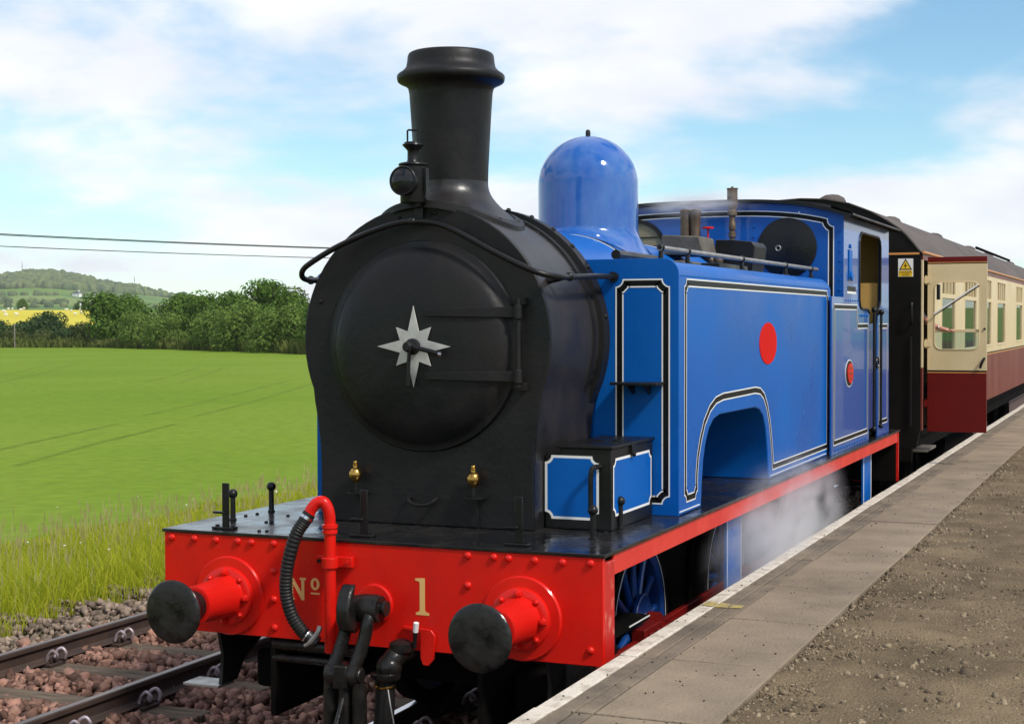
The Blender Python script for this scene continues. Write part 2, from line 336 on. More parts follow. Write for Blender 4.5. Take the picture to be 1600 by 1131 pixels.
# ------------------------------------------------------------------ 2-D outlines and lining
def area(p): return sum(p[i][0]*p[(i+1) % len(p)][1]-p[(i+1) % len(p)][0]*p[i][1] for i in range(len(p)))
def offset(poly, d):
    n = len(poly); o = []
    for i in range(n):
        a, b, c = Vector(poly[i-1]), Vector(poly[i]), Vector(poly[(i+1) % n])
        e1, e2 = (b-a).normalized(), (c-b).normalized()
        n1, n2 = Vector((-e1.y, e1.x)), Vector((-e2.y, e2.x))
        o.append(b+(n1+n2)*(d/max(0.35, 1+n1.dot(n2))))
    return o
def notch(poly, r, which=None, n=5):
    o = []; N_ = len(poly)
    for i, p in enumerate(poly):
        if which is not None and i not in which: o.append(Vector(p)); continue
        p = Vector(p); a = (Vector(poly[i-1])-p).normalized(); b = (Vector(poly[(i+1) % N_])-p).normalized()
        for k in range(n+1):
            t = k/n; d = (a*math.cos(t*math.pi/2)+b*math.sin(t*math.pi/2)); d.normalize(); o.append(p+d*r)
    return o
def lining(parent, poly, to3, ww=0.008, bw=0.034, names=True):
    if area(poly) < 0: poly = poly[::-1]
    L = [offset(poly, d) for d in (0, ww, ww+bw, ww+bw+ww)]
    for nm, i, m in (('white_line', 0, WHITE), ('black_line', 1, BLK), ('white_line', 2, WHITE)):
        obj(nm, MB().strip([[to3(*p) for p in L[i]], [to3(*p) for p in L[i+1]]]), m, parent, smooth=0)
def rect(u0, v0, u1, v1): return [(u0, v0), (u1, v0), (u1, v1), (u0, v1)]

# ================================================================== LOCOMOTIVE
ZF = 1.3885
loco = thing('steam_locomotive', 'blue and black tank steam locomotive with red buffer beam beside the platform', 'locomotive')
obj('footplate', MB().box(-1.303, 1.303, -0.008, 9.29, ZF-0.018, ZF), FOOT, loco, bevel=0.003)
# --- front buffer beam with its rivets and lettering
beam = obj('buffer_beam', MB().box(-1.292, 1.292, 0.0, 0.03, 0.832, ZF-0.019), RED, loco, bevel=0.004)
for s in (-1, 1):
    e = MB(); x0, x1 = (1.262, 1.291) if s > 0 else (-1.291, -1.262)
    e.box(x0, x1, 0.031, 0.175, 0.832, ZF-0.048)
    obj('beam_end_plate', e, REDCHIP if s > 0 else RED, beam, bevel=0.004)
    v = MB(); x0, x1 = (1.272, 1.288) if s > 0 else (-1.288, -1.272)
    v.box(x0, x1, 0.177, 9.21, 1.262, ZF-0.0195); obj('valance', v, REDV, loco, bevel=0.003)
rv = None
for (x, z) in [(-1.241, 1.341), (-1.093, 1.342), (-.952, 1.341), (-.812, 1.342), (-.726, 1.34), (-.585, 1.341), (-.587, 1.192), (-.588, 1.04), (-.585, .887),
               (.562, 1.343), (.707, 1.343), (.788, 1.341), (.931, 1.339), (1.078, 1.338), (1.227, 1.342), (.561, 1.19), (1.226, .91), (-1.226, .91), (.561, .89)]:
    if rv is None:
        rv = obj('rivet', MB().lathe([(0.021, 0.002), (0.020, -0.006), (0.015, -0.013), (0.007, -0.017), (1e-6, -0.018)], (0, 0, 0), 1, 14), RED, beam, smooth=60); rv.location = (x, 0, z)
    else: inst(rv, beam, (x, 0, z))
# numeral 1, and N with a raised o
def flat(name, poly, y, m, parent): return obj(name, MB().prism(poly, y, y-0.0012, 1), m, parent, smooth=0)
one = [(-.036, -.096), (.040, -.096), (.040, -.084), (.022, -.078), (.016, -.070), (.016, .096), (-.006, .096), (-.040, .092), (-.040, .082), (-.020, .078), (-.014, .072), (-.014, -.070), (-.020, -.079), (-.036, -.084)]
flat('numeral_one', [(x+.302, z+1.115) for x, z in one], -0.0005, GOLD, beam)
Np = [(0, 0), (.034, 0), (.034, .008), (.025, .013), (.025, .082), (.078, 0), (.094, 0), (.094, .107), (.104, .110), (.104, .120), (.066, .120), (.066, .110), (.076, .106), (.076, .042), (.024, .120), (0, .120), (0, .111), (.009, .107), (.009, .013), (0, .008)]
flat('letter_n', [(x-.492, z+1.048) for x, z in Np], -0.0005, GOLD, beam)
cx, cz = -.332, 1.139
ro = [(cx+.027*math.cos(a), cz+.033*math.sin(a)) for a in np.linspace(0, 2*math.pi, 28)[:-1]]; ri = [(cx+.011*math.cos(a), cz+.020*math.sin(a)) for a in np.linspace(0, 2*math.pi, 28)[:-1]]
obj('letter_o', MB().strip([[(x, -.0015, z) for x, z in ro], [(x, -.0015, z) for x, z in ri]]), GOLD, beam, smooth=0)
flat('underline', rect(cx-.027, 1.084, cx+.027, 1.093), -0.0005, GOLD, beam)
# --- buffers
def buffer(x, y, s, red):
    b = obj('buffer', MB().lathe([(0.215, 0.0), (0.215, -0.014), (0.208, -0.022), (0.160, -0.024), (0.157, -0.045), (0.150, -0.050), (0.118, -0.052), (0.112, -0.075), (0.106, -0.2), (0.100, -0.325), (0.104, -0.33), (0.104, -0.345), (0.098, -0.348), (0.08, -0.348)], (0, 0, 0), 1, 44), red, loco)
    b.location = (x, y, 1.045); b.rotation_euler = (0, 0, 0 if s < 0 else math.pi)
    obj('buffer_shank', MB().lathe([(0.082, -0.30), (0.082, -0.48), (0.095, -0.50)], (0, 0, 0), 1, 32), BLACK, b)
    obj('buffer_head', MB().lathe([(0.06, -0.492), (0.150, -0.508), (0.162, -0.516), (0.165, -0.527), (0.158, -0.537), (0.148, -0.541), (0.10, -0.545), (0.05, -0.547), (1e-6, -0.548)], (0, 0, 0), 1, 48), BUFM, b, smooth=50)
    for k in range(8):
        a = math.pi/8+k*math.pi/4+0.39; px_, pz_ = 0.134*math.cos(a), 0.134*math.sin(a)
        if k % 2:
            obj('bolt', MB().lathe([(0.021, -0.05), (0.021, -0.068), (0.016, -0.072), (0.012, -0.072), (0.012, -0.082), (0.006, -0.084)], (px_, 0, pz_), 1, 6), red, b, smooth=0)
        else:
            obj('bolt', MB().lathe([(0.016, -0.05), (0.015, -0.058), (0.009, -0.066), (1e-6, -0.068)], (px_, 0, pz_), 1, 12), red, b)
for x in (-.8635, .8635): buffer(x, -0.002, -1, RED)
# --- drawhook and screw coupling
hk = obj('drawhook', MB().lathe([(0.105, 0.0), (0.105, -0.012), (0.098, -0.018), (0.05, -0.020)], (0.03, -0.001, 1.06), 1, 36), RED, loco)
hp = [(-.02, 1.11), (-.10, 1.115), (-.15, 1.085), (-.185, 1.06), (-.205, 1.075), (-.205, 1.12), (-.190, 1.165), (-.175, 1.19), (-.205, 1.188), (-.245, 1.15), (-.272, 1.08), (-.272, 1.01), (-.24, .955), (-.18, .935), (-.10, .97), (-.02, .99)]
obj('hook', MB().prism(hp, -.058, .018, 0), IRON, hk, bevel=0.018)
obj('hook_eye', MB().lathe([(0.03, -.05), (0.068, -.045), (0.074, -.02), (0.074, .05), (0.068, .075), (0.03, .08)], (.055, -.13, 1.06), 0, 26), IRON, hk, smooth=50)
obj('hook_pin', MB().cyl((.0, -.13, 1.065), (.155, -.13, 1.065), .030, seg=16).cyl((.155, -.13, 1.065), (.165, -.13, 1.065), .04, seg=16), IRON, hk)
for dx in (-.075, .045):
    pts = spline([(dx+.045, -.13, 1.07), (dx+.04, -.185, 1.01), (dx+.03, -.20, .93), (dx+.01, -.215, .85), (dx-.01, -.235, .78), (dx-.012, -.24, .735)], 6)
    obj('shackle_arm', MB().tube(pts, [0.034]*len(pts), 12), IRON, hk)
    obj('shackle_eye', MB().lathe([(0.02, -.034), (.054, -.030), (.060, 0), (.054, .030), (.02, .034)], (dx-.012, -.24, .735), 0, 20), IRON, hk)
obj('trunnion', MB().cyl((-.125, -.24, .735), (.08, -.24, .735), .040, seg=18).box(-.06, .02, -.30, -.18, .67, .79), IRON, hk, bevel=0.008)
obj('coupling_screw', MB().tube([(-.02, -.24, .74), (-.02, -.235, .36)], .036, 14), IRON, hk)
for dx in (-.10, .06):
    obj('coupling_link', MB().tube(spline([(dx, -.24, .70), (dx*1.05, -.24, .55), (dx, -.235, .38), (dx*.5, -.23, .32), (0, -.23, .305)], 6), .038, 12), IRON, hk)
obj('coupling_lever', MB().cyl((-.02, -.26, .62), (-.02, -.36, .45), .014).ball((-.02, -.37, .43), .035), IRON, hk)
# --- brake pipe (left of hook)
vp = obj('brake_standpipe', MB().tube(spline([(-.198, -.075, .80), (-.198, -.075, 1.1), (-.198, -.075, 1.44), (-.20, -.08, 1.535), (-.222, -.09, 1.588), (-.257, -.10, 1.588), (-.288, -.11, 1.555), (-.300, -.115, 1.525)], 8), .031, 16)
         .lathe([(.032, 0), (.040, .002), (.040, .018), (.035, .02), (.035, .026), (.042, .03), (.042, .048), (.032, .05)], (-.198, -.075, 1.425), 2, 20), RED, loco)
obj('pipe_bracket', MB().box(-.30, -.09, -.04, -.004, 1.245, 1.30).lathe([(.044, 0), (.044, .055)], (-.198, -.075, 1.245), 2, 20), RED, vp, bevel=.003)
for x in (-.115, -.282): obj('bracket_bolt', MB().lathe([(.012, -.04), (.012, -.05)], (x, 0, 1.272), 1, 6), RED if x > -.2 else BLACK, vp, smooth=0)
hpth = spline([(-.297, -.115, 1.53), (-.320, -.135, 1.485), (-.352, -.16, 1.42), (-.385, -.175, 1.30), (-.402, -.18, 1.19), (-.398, -.18, 1.09), (-.365, -.175, .99), (-.31, -.165, .915), (-.275, -.155, .885)], 22)
hr = [0.0345+0.0026*math.sin(i*1.55) if 22 < i < len(hpth)-14 else 0.0345 for i in range(len(hpth))]
obj('brake_hose', MB().tube(hpth, hr, 14), RUBBER, vp, smooth=80)
def band(path, i0, i1, r, m, name, parent): obj(name, MB().tube(path[i0:i1], r, 18), m, parent)
band(hpth, 8, 16, .0375, CHROME, 'hose_clamp', vp); band(hpth, -14, -9, .0375, CHROME, 'hose_clamp', vp)
obj('hose_coupling', MB().cyl((-.285, -.16, .895), (-.235, -.15, .86), .040, .036, 14), IRON, vp)
obj('coupling_horn', MB().tube(spline([(-.285, -.19, .85), (-.255, -.19, .87), (-.215, -.18, .92), (-.205, -.17, .955)], 5), [.010]*5+[.014]*11, 8), STEEL, vp)
obj('brake_pipe', MB().tube([(-.62, .06, .79), (-.05, .06, .79)], .036, 14).tube([(-.62, .05, .715), (-.10, .05, .715)], .022, 12), IRON, loco)
# --- steam-heat pipe (right of hook)
sh = obj('heating_pipe', MB().tube(spline([(.20, .05, .83), (.20, -.04, .83), (.175, -.10, .79), (.150, -.115, .72), (.145, -.115, .66)], 6), .055, 16).ball((.165, -.11, .76), .068, 16, 10), IRON, loco, smooth=60)
obj('pipe_flange', MB().lathe([(.074, 0), (.078, .006), (.078, .03), (.07, .036)], (.147, -.115, .70), 2, 24), IRON, sh)
obj('valve_body', MB().lathe([(.03, 0), (.062, .01), (.062, .05), (.04, .062), (.02, .07)], (.21, -.06, .83), 2, 20), IRON, sh)
obj('heating_hose', MB().tube(spline([(.145, -.115, .67), (.14, -.12, .5), (.10, -.125, .35), (.03, -.13, .27)], 8), .052, 14), RUBBER, sh)
obj('hose_ring', MB().lathe([(.054, 0), (.058, .004), (.058, .012), (.054, .016)], (.145, -.115, .655), 2, 24), BRASS, sh)
obj('safety_chain', MB().tube(spline([(.19, -.17, .66), (.215, -.19, .58), (.235, -.19, .48), (.235, -.18, .40)], 6), .004, 6), STEEL, sh)
lv = obj('valve_lever', MB().tube([(.285, -.06, .86), (.30, -.075, .945)], .011, 10), BLACK, sh)
obj('lever_tip', MB().tube([(.30, -.075, .946), (.309, -.083, .995)], .014, 10), WHITE, sh)
obj('cock_bracket', MB().prism([(.20, .96), (.36, .95), (.385, .92), (.375, .80), (.345, .762), (.315, .765), (.30, .80), (.30, .93), (.20, .945)], -.006, -.022, 1), RED, beam, bevel=.003)
# --- lamp irons, ball pillars, step
def lamp_iron(x, y, h=.255, flip=1):
    m_ = MB().box(x-.022, x+.022, y-.006, y+.006, ZF+.012, ZF+h).box(x-.075, x+.06, y-.03, y+.03, ZF+.0005, ZF+.014)
    m_.box(x-.075 if flip > 0 else x, x if flip > 0 else x+.075, y-.02, y+.012, ZF+.085, ZF+.098)
    o = obj('lamp_iron', m_, BLACK, loco, bevel=.004)
    for dx in (-.055, .045): obj('bolt_head', MB().lathe([(.013, 0), (.013, .01)], (x+dx, y, ZF+.014), 2, 6), BLACK, o, smooth=0)
lamp_iron(-.955, .10); lamp_iron(-.10, .12, .25); lamp_iron(.79, .13, .25)
for x, y in ((-1.135, .445), (-1.135, .863), (1.063, .485), (1.063, .93)):
    obj('ball_pillar', MB().lathe([(.022, 0), (.022, .006), (.0165, .010), (.0150, .135)], (x, y, ZF+.001), 2, 14).ball((x, y, ZF+.152), .028), BLACK, loco, smooth=50)
for px_, py_ in ((384, 806), (402, 803), (416, 816), (405, 830), (417, 830), (450, 806), (741, 850), (753, 850), (934, 836), (946, 832)):
    p = at(2, ZF, px_, py_); obj('plate_bolt', MB().lathe([(.012, 0), (.012, .006), (.006, .009)], (p.x, max(p.y, .03), ZF+.0005), 2, 6), BLACK, loco, smooth=0)
st = obj('front_step_bracket', MB().prism([(.05, .83), (.75, .83), (.75, .76), (.48, .72), (.30, .64), (.22, .53), (.06, .53), (.075, .60), (.085, .70), (.06, .78)], -.985, -.965, 0), BLACK, loco)
obj('step_tread', MB().box(-1.22, -.987, .06, .22, .505, .522), STEEL, st, bevel=.004)
st2 = obj('front_step_bracket', MB().prism([(.05, .83), (.75, .83), (.75, .76), (.48, .72), (.30, .64), (.22, .53), (.06, .53), (.075, .60), (.085, .70), (.06, .78)], .965, .985, 0), BLACK, loco)
obj('step_tread', MB().box(.987, 1.22, .06, .36, .505, .522), STEEL, st2, bevel=.004)

# --- smokebox
ZC = 2.43; RB = 0.75
def sb_outline(r=RB, wl=0.660):
    p = []
    for k in range(0, 49):
        a = R(-22)+(math.pi+R(44))*k/48; p.append((r*1.02*math.cos(a), ZC+r*1.006*math.sin(a)))
    k_ = r/RB
    left = [(-.700*k_, 2.07), (-.680*k_, 1.96), (-.666, 1.84), (-.660, 1.72), (-.660, ZF+.001)]
    return p+left+[(-x, z) for x, z in left[::-1]]
sb = obj('smokebox', MB().prism(sb_outline(.744), .672, 1.548, 1), SMOKET, loco, smooth=40)
obj('front_plate', MB().prism(sb_outline(), .640, .670, 1), SMOKE, sb, bevel=.006)
obj('smokebox_ring', MB().lathe([(.75, 1.33), (.768, 1.335), (.768, 1.365), (.758, 1.37), (.758, 1.44), (.79, 1.445), (.79, 1.545), (.74, 1.548)], (0, 0, ZC), 1, 72), SMOKE, sb)
rb = None
for k in range(-7, 8):
    a = R(k*11.5)
    for (y, rr) in ((1.30, .744), (1.495, .79)):
        loc = (rr*math.sin(a), y, ZC+rr*math.cos(a))
        if rb is None:
            rb = obj('smokebox_rivet', MB().lathe([(.0155, -.002), (.0145, .007), (.009, .013), (1e-6, .015)], (0, 0, 0), 2, 10), SMOKE, sb, smooth=60); rb.location = loc; rb.rotation_euler = (0, a, 0)
        else: inst(rb, sb, loc, (0, a, 0))
door = obj('smokebox_door', MB().lathe([(.592, .641), (.592, .628), (.585, .616), (.556, .612), (.545, .604), (.532, .588), (.50, .566), (.42, .545), (.25, .530), (1e-6, .524)], (0, 0, 2.395), 1, 80), SMOKE, sb, smooth=50)
def door_y(r): return float(np.interp(r, [0, .25, .42, .50, .532, .545, .60], [.524, .530, .545, .566, .588, .604, .612]))
for z in (2.583, 2.235):
    top = []; n = 14
    for k in range(n+1):
        x = .07+(.615-.07)*k/n; r = math.hypot(x, z-2.395); top.append((x, min(door_y(r), .585)-.016-.0*k))
    hgt = .030
    m_ = MB(); rows = []
    for x, y in top:
        hh = hgt*(.72+.28*(x-.07)/.54); rows.append([(x, y+.02, z-hh), (x, y, z-hh), (x, y, z+hh), (x, y+.02, z+hh)])
    m_.strip(rows, True); m_.f += [(3, 2, 1, 0), tuple(n*4+i for i in range(4))]
    obj('hinge_strap', m_, SMOKE, door, smooth=30, bevel=.003)
    obj('hinge_knuckle', MB().lathe([(.020, -.038), (.024, -.034), (.024, .034), (.020, .038)], (.60, .575, z), 2, 14), SMOKE, door)
obj('hinge_pin', MB().cyl((.60, .580, 2.175), (.60, .580, 2.655), .015, seg=12).box(.575, .63, .585, .641, 2.625, 2.66).box(.575, .63, .585, .641, 2.16, 2.2), SMOKE, door)
sp = []
for k in range(16):
    a = k*math.pi/8
    if k % 4 == 0: r = .226
    elif k % 2 == 0: r = .152
    else: r = .090
    sp.append((r*math.sin(a), 2.395+r*math.cos(a)))
obj('door_star', MB().prism(sp, .520, .512, 1), STARM, door, bevel=.0015)
obj('door_dart_boss', MB().lathe([(.045, .512), (.045, .495), (.038, .49), (.026, .488), (.026, .43), (.02, .425)], (0, 0, 2.395), 1, 24), BLACK, door)
obj('door_handle', MB().tube(spline([(0, .465, 2.395), (.05, .462, 2.387), (.11, .458, 2.375), (.185, .455, 2.357)], 5), [.016]*6+[.013]*10, 10).ball((-.005, .455, 2.395), .030), BLACK, door, smooth=60)
obj('handle_tip', MB().tube([(.183, .455, 2.3575), (.203, .454, 2.353)], .0135, 10), CHROME, door)
obj('door_handle', MB().tube([(-.008, .485, 2.39), (-.014, .482, 2.30), (-.018, .482, 2.18)], .011, 10), BLACK, door)
# oil cups
for x in (-.405, .33):
    oc = obj('oil_cup', MB().lathe([(.010, -.05), (.012, -.045), (.026, -.035), (.038, -.012), (.038, .010), (.026, .032), (.014, .038), (.013, .048), (.017, .05), (.017, .058), (.012, .06), (.013, .068), (.010, .074), (1e-6, .075)], (x, .585, 1.668), 2, 24), BRASS, sb, smooth=50)
    obj('oil_cup_stem', MB().cyl((x, .585, 1.57), (x, .585, 1.62), .010, seg=10).prism([(x-.055, .64), (x-.05, .575), (x-.02, .555), (x+.02, .555), (x+.055, .575), (x+.065, .64)], 1.558, 1.568, 2), BLACK, oc)
    obj('oil_pipe', MB().tube([(x, .61, 1.558), (x+.01, .625, ZF+.002)], .006, 8), BLACK, oc)
obj('grab_handle', MB().tube(spline([(-.085, .638, 1.545), (-.08, .60, 1.535), (-.05, .59, 1.515), (0, .588, 1.508), (.05, .59, 1.515), (.08, .60, 1.535), (.085, .638, 1.545)], 5), .009, 8), SMOKE, sb)
# handrail across the front
hrp = spline([(.815, 1.555, 2.795), (.815, 1.2, 2.79), (.815, .80, 2.775), (.80, .66, 2.775), (.735, .575, 2.79), (.62, .552, 2.838), (.45, .55, 2.92), (.25, .55, 3.025), (.12, .55, 3.073), (0, .55, 3.087), (-.12, .55, 3.078), (-.30, .55, 3.03), (-.50, .55, 2.955), (-.66, .555, 2.875), (-.735, .575, 2.83), (-.765, .62, 2.79), (-.775, .72, 2.775), (-.80, .9, 2.785), (-.815, 1.2, 2.79), (-.815, 1.555, 2.795)], 8)
hrl = obj('handrail', MB().tube(hrp, .0165, 12), BLACK, sb, smooth=80)
for s in (-1, 1):
    obj('handrail_knob', MB().cyl((s*.66, .80, 2.78-.03), (s*.812, .80, 2.778), .020, .013).ball((s*.815, .80, 2.778), .026), BLACK, hrl, smooth=60)
    obj('handrail_knob', MB().lathe([(.03, -.04), (.03, 0), (.022, .004)], (s*.815, 1.555, 2.795), 1, 16), BLACK, hrl)
obj('handrail_knob', MB().cyl((-.02, .64, 3.085), (-.02, .55, 3.087), .012).ball((-.02, .55, 3.087), .024), BLACK, hrl, smooth=60)
for x, z in ((.045, 3.13), (.075, 3.135), (-.15, 3.115), (-.655, 2.65)): obj('front_bolt', MB().lathe([(.013, .641), (.012, .632), (.006, .628)], (x, 0, z), 1, 10), SMOKE, sb)
# chimney
CY = 1.015
def barrel_z(x): return ZC+math.sqrt(max(.02, .747**2-x*x))
m_ = MB(); seg = 56; rows = []
for t in [i/9 for i in range(10)]:
    rr = .214+(.40-.214)*(t**2.3); row = []
    for k in range(seg):
        a = 2*math.pi*k/seg; x = rr*math.cos(a); y = rr*math.sin(a); zb = barrel_z(x)
        row.append((x, CY+y, (3.34)*(1-t)**1.25+(zb+.018)*(1-(1-t)**1.25)))
    rows.append(row)
row = [(p[0]*1.01, CY+(p[1]-CY)*1.01, barrel_z(p[0]*1.01)-.01) for p in rows[-1]]; rows.append(row)
m_.strip(rows[::-1], True)
ch = obj('chimney', m_, SMOKET, sb, smooth=40)
fr0 = [[(rr*math.cos(2*math.pi*k/64), CY+rr*math.sin(2*math.pi*k/64), barrel_z(rr*math.cos(2*math.pi*k/64))+h) for k in range(64)] for rr, h in ((.37, .012), (.37, .034), (.425, .030), (.428, -.01))]
obj('chimney_flange', MB().strip(fr0), SMOKE, ch, smooth=40)
obj('chimney_barrel', MB().lathe([(.214, 3.338), (.2165, 3.42), (.222, 3.52), (.233, 3.72), (.242, 3.85), (.249, 3.882), (.266, 3.897), (.300, 3.912), (.309, 3.920), (.313, 3.935), (.313, 3.950), (.306, 3.960), (.285, 3.974), (.270, 3.988), (.259, 4.003), (.254, 4.03), (.250, 4.066), (.244, 4.078), (.234, 4.084), (.205, 4.086), (.200, 4.07), (.190, 3.7)], (0, CY, 0), 2, 64), SMOKE, ch, smooth=45)
for a in (20, 50, 130, 160, 200, 230, 310, 340):
    x, y = .385*math.cos(R(a)), .385*math.sin(R(a)); obj('chimney_bolt', MB().lathe([(.014, 0), (.013, .012), (.006, .017)], (x, CY+y, barrel_z(x)+.018), 2, 8), SMOKE, ch)
obj('top_lamp_iron', MB().box(-.045, .012, .615, .638, 3.10, 3.22), BLACK, sb, bevel=.003)

# --- boiler, dome, fittings
bo = obj('boiler', MB().lathe([(.70, 1.55), (.70, 6.398)], (0, 0, ZC), 1, 96), BLUE, loco, smooth=40)
for y in (2.84, 4.35):
    obj('boiler_band', MB().lathe([(.7005, y-.025), (.7045, y-.022), (.7045, y+.022), (.7005, y+.025)], (0, 0, ZC), 1, 96), BLK, bo)
    obj('band_edge_line', MB().lathe([(.7005, y-.036), (.7025, y-.035), (.7025, y-.027), (.7005, y-.026)], (0, 0, ZC), 1, 96), WHITE, bo)
DY = 3.333; m_ = MB(); rows = []
for t in [i/8 for i in range(9)]:
    rr = .359+(.50-.359)*(t**2.2); row = []
    for k in range(64):
        a = 2*math.pi*k/64; x = rr*math.cos(a); y = rr*math.sin(a)
        zb = ZC+math.sqrt(.705**2-x*x); row.append((x, DY+y, 3.20*(1-t)**1.3+zb*(1-(1-t)**1.3)))
    rows.append(row)
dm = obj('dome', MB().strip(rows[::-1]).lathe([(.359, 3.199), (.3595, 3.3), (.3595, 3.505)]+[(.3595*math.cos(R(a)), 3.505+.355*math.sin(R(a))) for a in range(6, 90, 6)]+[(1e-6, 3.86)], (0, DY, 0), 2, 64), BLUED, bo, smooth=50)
obj('dome_pin', MB().lathe([(.018, 3.855), (.018, 3.89), (.012, 3.905), (1e-6, 3.908)], (0, DY, 0), 2, 12), BLACK, dm)
sv = obj('safety_valve', MB().lathe([(.13, 3.10), (.13, 3.19), (.12, 3.2), (.105, 3.205), (.105, 3.235), (.06, 3.24)], (0, 6.0, 0), 2, 24), TAN, bo)
for dx, dy in ((-.05, -.03), (.04, -.03), (0, .05)): obj('valve_column', MB().lathe([(.045, 3.235), (.045, 3.47), (.05, 3.475), (.05, 3.50), (.03, 3.51)], (dx, 6.0+dy, 0), 2, 14), TAN, sv)
obj('valve_wheel', MB().lathe([(.008, 3.24), (.008, 3.33), (.05, 3.335), (.052, 3.345), (.05, 3.352), (1e-6, 3.355)], (.15, 5.98, 0), 2, 18), RED, sv)
wh = obj('whistle', MB().lathe([(.022, 3.10), (.022, 3.26), (.032, 3.27), (.032, 3.31), (.02, 3.32), (.03, 3.335), (.03, 3.39), (.024, 3.4), (.024, 3.45), (.042, 3.46), (.042, 3.50), (.030, 3.51), (.046, 3.545), (.046, 3.69), (.051, 3.692), (.051, 3.70), (.012, 3.702), (.010, 3.715), (1e-6, 3.718)], (.31, 6.2, 0), 2, 20), TAN, bo)
obj('filler_box', MB().prism([(.30, 3.03), (.33, 3.18), (.62, 3.165), (.66, 3.02)], 4.05, 4.45, 1), BOXGREY, bo, bevel=.01)
obj('clack_valve', MB().cyl((.70, 4.3, 2.95), (.55, 4.3, 3.06), .03).ball((.70, 4.3, 2.99), .04), TAN, bo)

# --- side tanks
TW = 1.2106; TY0, TY1 = 1.5638, 6.04; ZT = 2.785
arch = [(2.035, ZF+.001), (2.05, 1.52), (2.083, 1.669), (2.135, 1.775), (2.214, 1.858), (2.32, 1.912), (2.471, 1.934), (3.399, 1.930), (3.535, 1.908), (3.644, 1.855), (3.715, 1.765), (3.765, 1.64), (3.795, 1.5), (3.803, ZF+.001)]
for s in (1, -1):
    def put(name, mb, m, parent, **k): return obj(name, mb if s > 0 else mb.mirror(), m, parent, **k)
    prof = [(TY0, ZF+.001)]+arch+[(TY1, ZF+.001), (TY1, 2.80), (TY0, 2.80)]
    tk = put('side_tank', MB().prism(prof, .62, TW, 0), BLUE, loco, bevel=.008)
    # rounded top
    m_ = MB(); loops = []
    ck = .085 if s > 0 else .34
    sh_ = [(TW, 2.80)]+[(TW-ck+ck*math.cos(R(a)), 2.80+.085*math.sin(R(a))) for a in range(15, 91, 15)]+[(.66, 2.885), (.62, 2.80)]
    for y, sc_ in ((TY0, 1), (TY1-.10, 1), (TY1-.05, .86), (TY1-.015, .5), (TY1, .02)):
        loops.append([(x, y, 2.80+(z-2.80)*sc_) for x, z in sh_])
    m_.strip(loops, True); m_.f.append(tuple(range(len(sh_)-1, -1, -1))); put('tank_top', m_, BLUE, tk, smooth=40)
    # front plate standing a little above the tank top
    fp = [(.76, ZF+.001), (TW+.002, ZF+.001), (TW+.002, 2.80)]+[(TW-ck-.005+(ck+.007)*math.cos(R(a)), 2.808+.092*math.sin(R(a))) for a in range(10, 91, 16)]+[(.60, 2.90), (.60, 2.84), (.745, 2.6), (.775, 2.43), (.745, 2.2), (.70, 2.05), (.68, 1.9), (.68, ZF+.001)]
    put('tank_front_plate', MB().prism(fp[1:], TY0-.016, TY0-.0005, 1), BLUE, tk, bevel=.002)
    yf = TY0-.018
    lining(tk, [Vector(p) for p in notch(rect(.823, 1.455, 1.160, 2.781), .045)], (lambda u, v: (s*u, yf, v)), .0085, .034)
    put('tank_step', MB().box(.845, 1.13, yf-.17, yf+.002, 2.160, 2.176).prism([(yf-.15, 2.16), (yf, 2.16), (yf, 2.10)], .93, .945, 0).prism([(yf-.15, 2.16), (yf, 2.16), (yf, 2.10)], 1.03, 1.045, 0), BLACK, tk, bevel=.003)
    side = [(1.665, 1.452), (1.955, 1.452), (1.957, 1.60), (1.985, 1.70), (2.039, 1.791), (2.12, 1.885), (2.243, 1.962), (2.38, 2.005), (2.549, 2.020), (3.399, 2.025), (3.54, 2.012), (3.643, 1.975), (3.73, 1.90), (3.80, 1.795), (3.84, 1.705), (3.885, 1.57), (3.915, 1.445), (5.93, 1.445), (5.93, 2.785), (1.665, 2.785)]
    lining(tk, notch(side, .045, {0, 1, 18, 19}), (lambda u, v: (s*(TW+.0016), u, v)), .0085, .034)
    put('tank_foot_line', MB().box(TW, TW+.0035, TY0, 1.99, ZF+.02, ZF+.026), WHITE, tk, smooth=0); put('tank_foot_line', MB().box(TW, TW+.0035, 3.85, 5.86, ZF+.02, ZF+.026), WHITE, tk, smooth=0)
    # inner face behind the arch
    put('splasher', MB().box(.60, .618, 1.9, 3.95, ZF+.001, 2.02), BLUEK, tk)
    # rail along the tank top
    rl = put('tank_handrail', MB().tube([(1.05, 1.70, 2.968), (1.05, 6.25, 2.975)], .0165, 10), STEEL, tk)
    for y in (1.72, 2.28, 3.65, 5.03, 6.0):
        put('rail_pillar', MB().cyl((1.05, y, 2.862), (1.05, y, 2.965), .020, .012, 10).ball((1.05, y, 2.972), .025).lathe([(.034, 0), (.034, .012), (.02, .02)], (1.05, y, 2.883), 2, 12), BLACK, rl, smooth=50)
    put('tank_filler', MB().prism([(.62, 2.886), (.95, 2.886), (.95, 2.925), (.62, 2.925)], 2.55, 2.95, 1), BOXGREY, tk, bevel=.01)
    put('filler_lid', MB().prism([(.635, 2.886), (.925, 2.886), (.955, 3.10), (.93, 3.135), (.78, 3.15), (.645, 3.155)], 4.42, 4.80, 1), BLACK, tk, bevel=.006)
    put('tank_top_pipe', MB().tube([(.80, 1.62, 2.93), (.80, 2.4, 2.925)], .03, 10), BLACK, tk)
    put('tank_top_box', MB().box(.66, .98, 3.3, 4.1, 2.8855, 2.935), BLACK, tk, bevel=.006)
    if s > 0:
        po = [(3.772+.262*math.cos(a), 2.370+.149*math.sin(a)) for a in np.linspace(0, 2*math.pi, 49)[:-1]]
        obj('red_oval', MB().prism(po, TW+.0002, TW+.004, 0), REDM, tk, smooth=30)

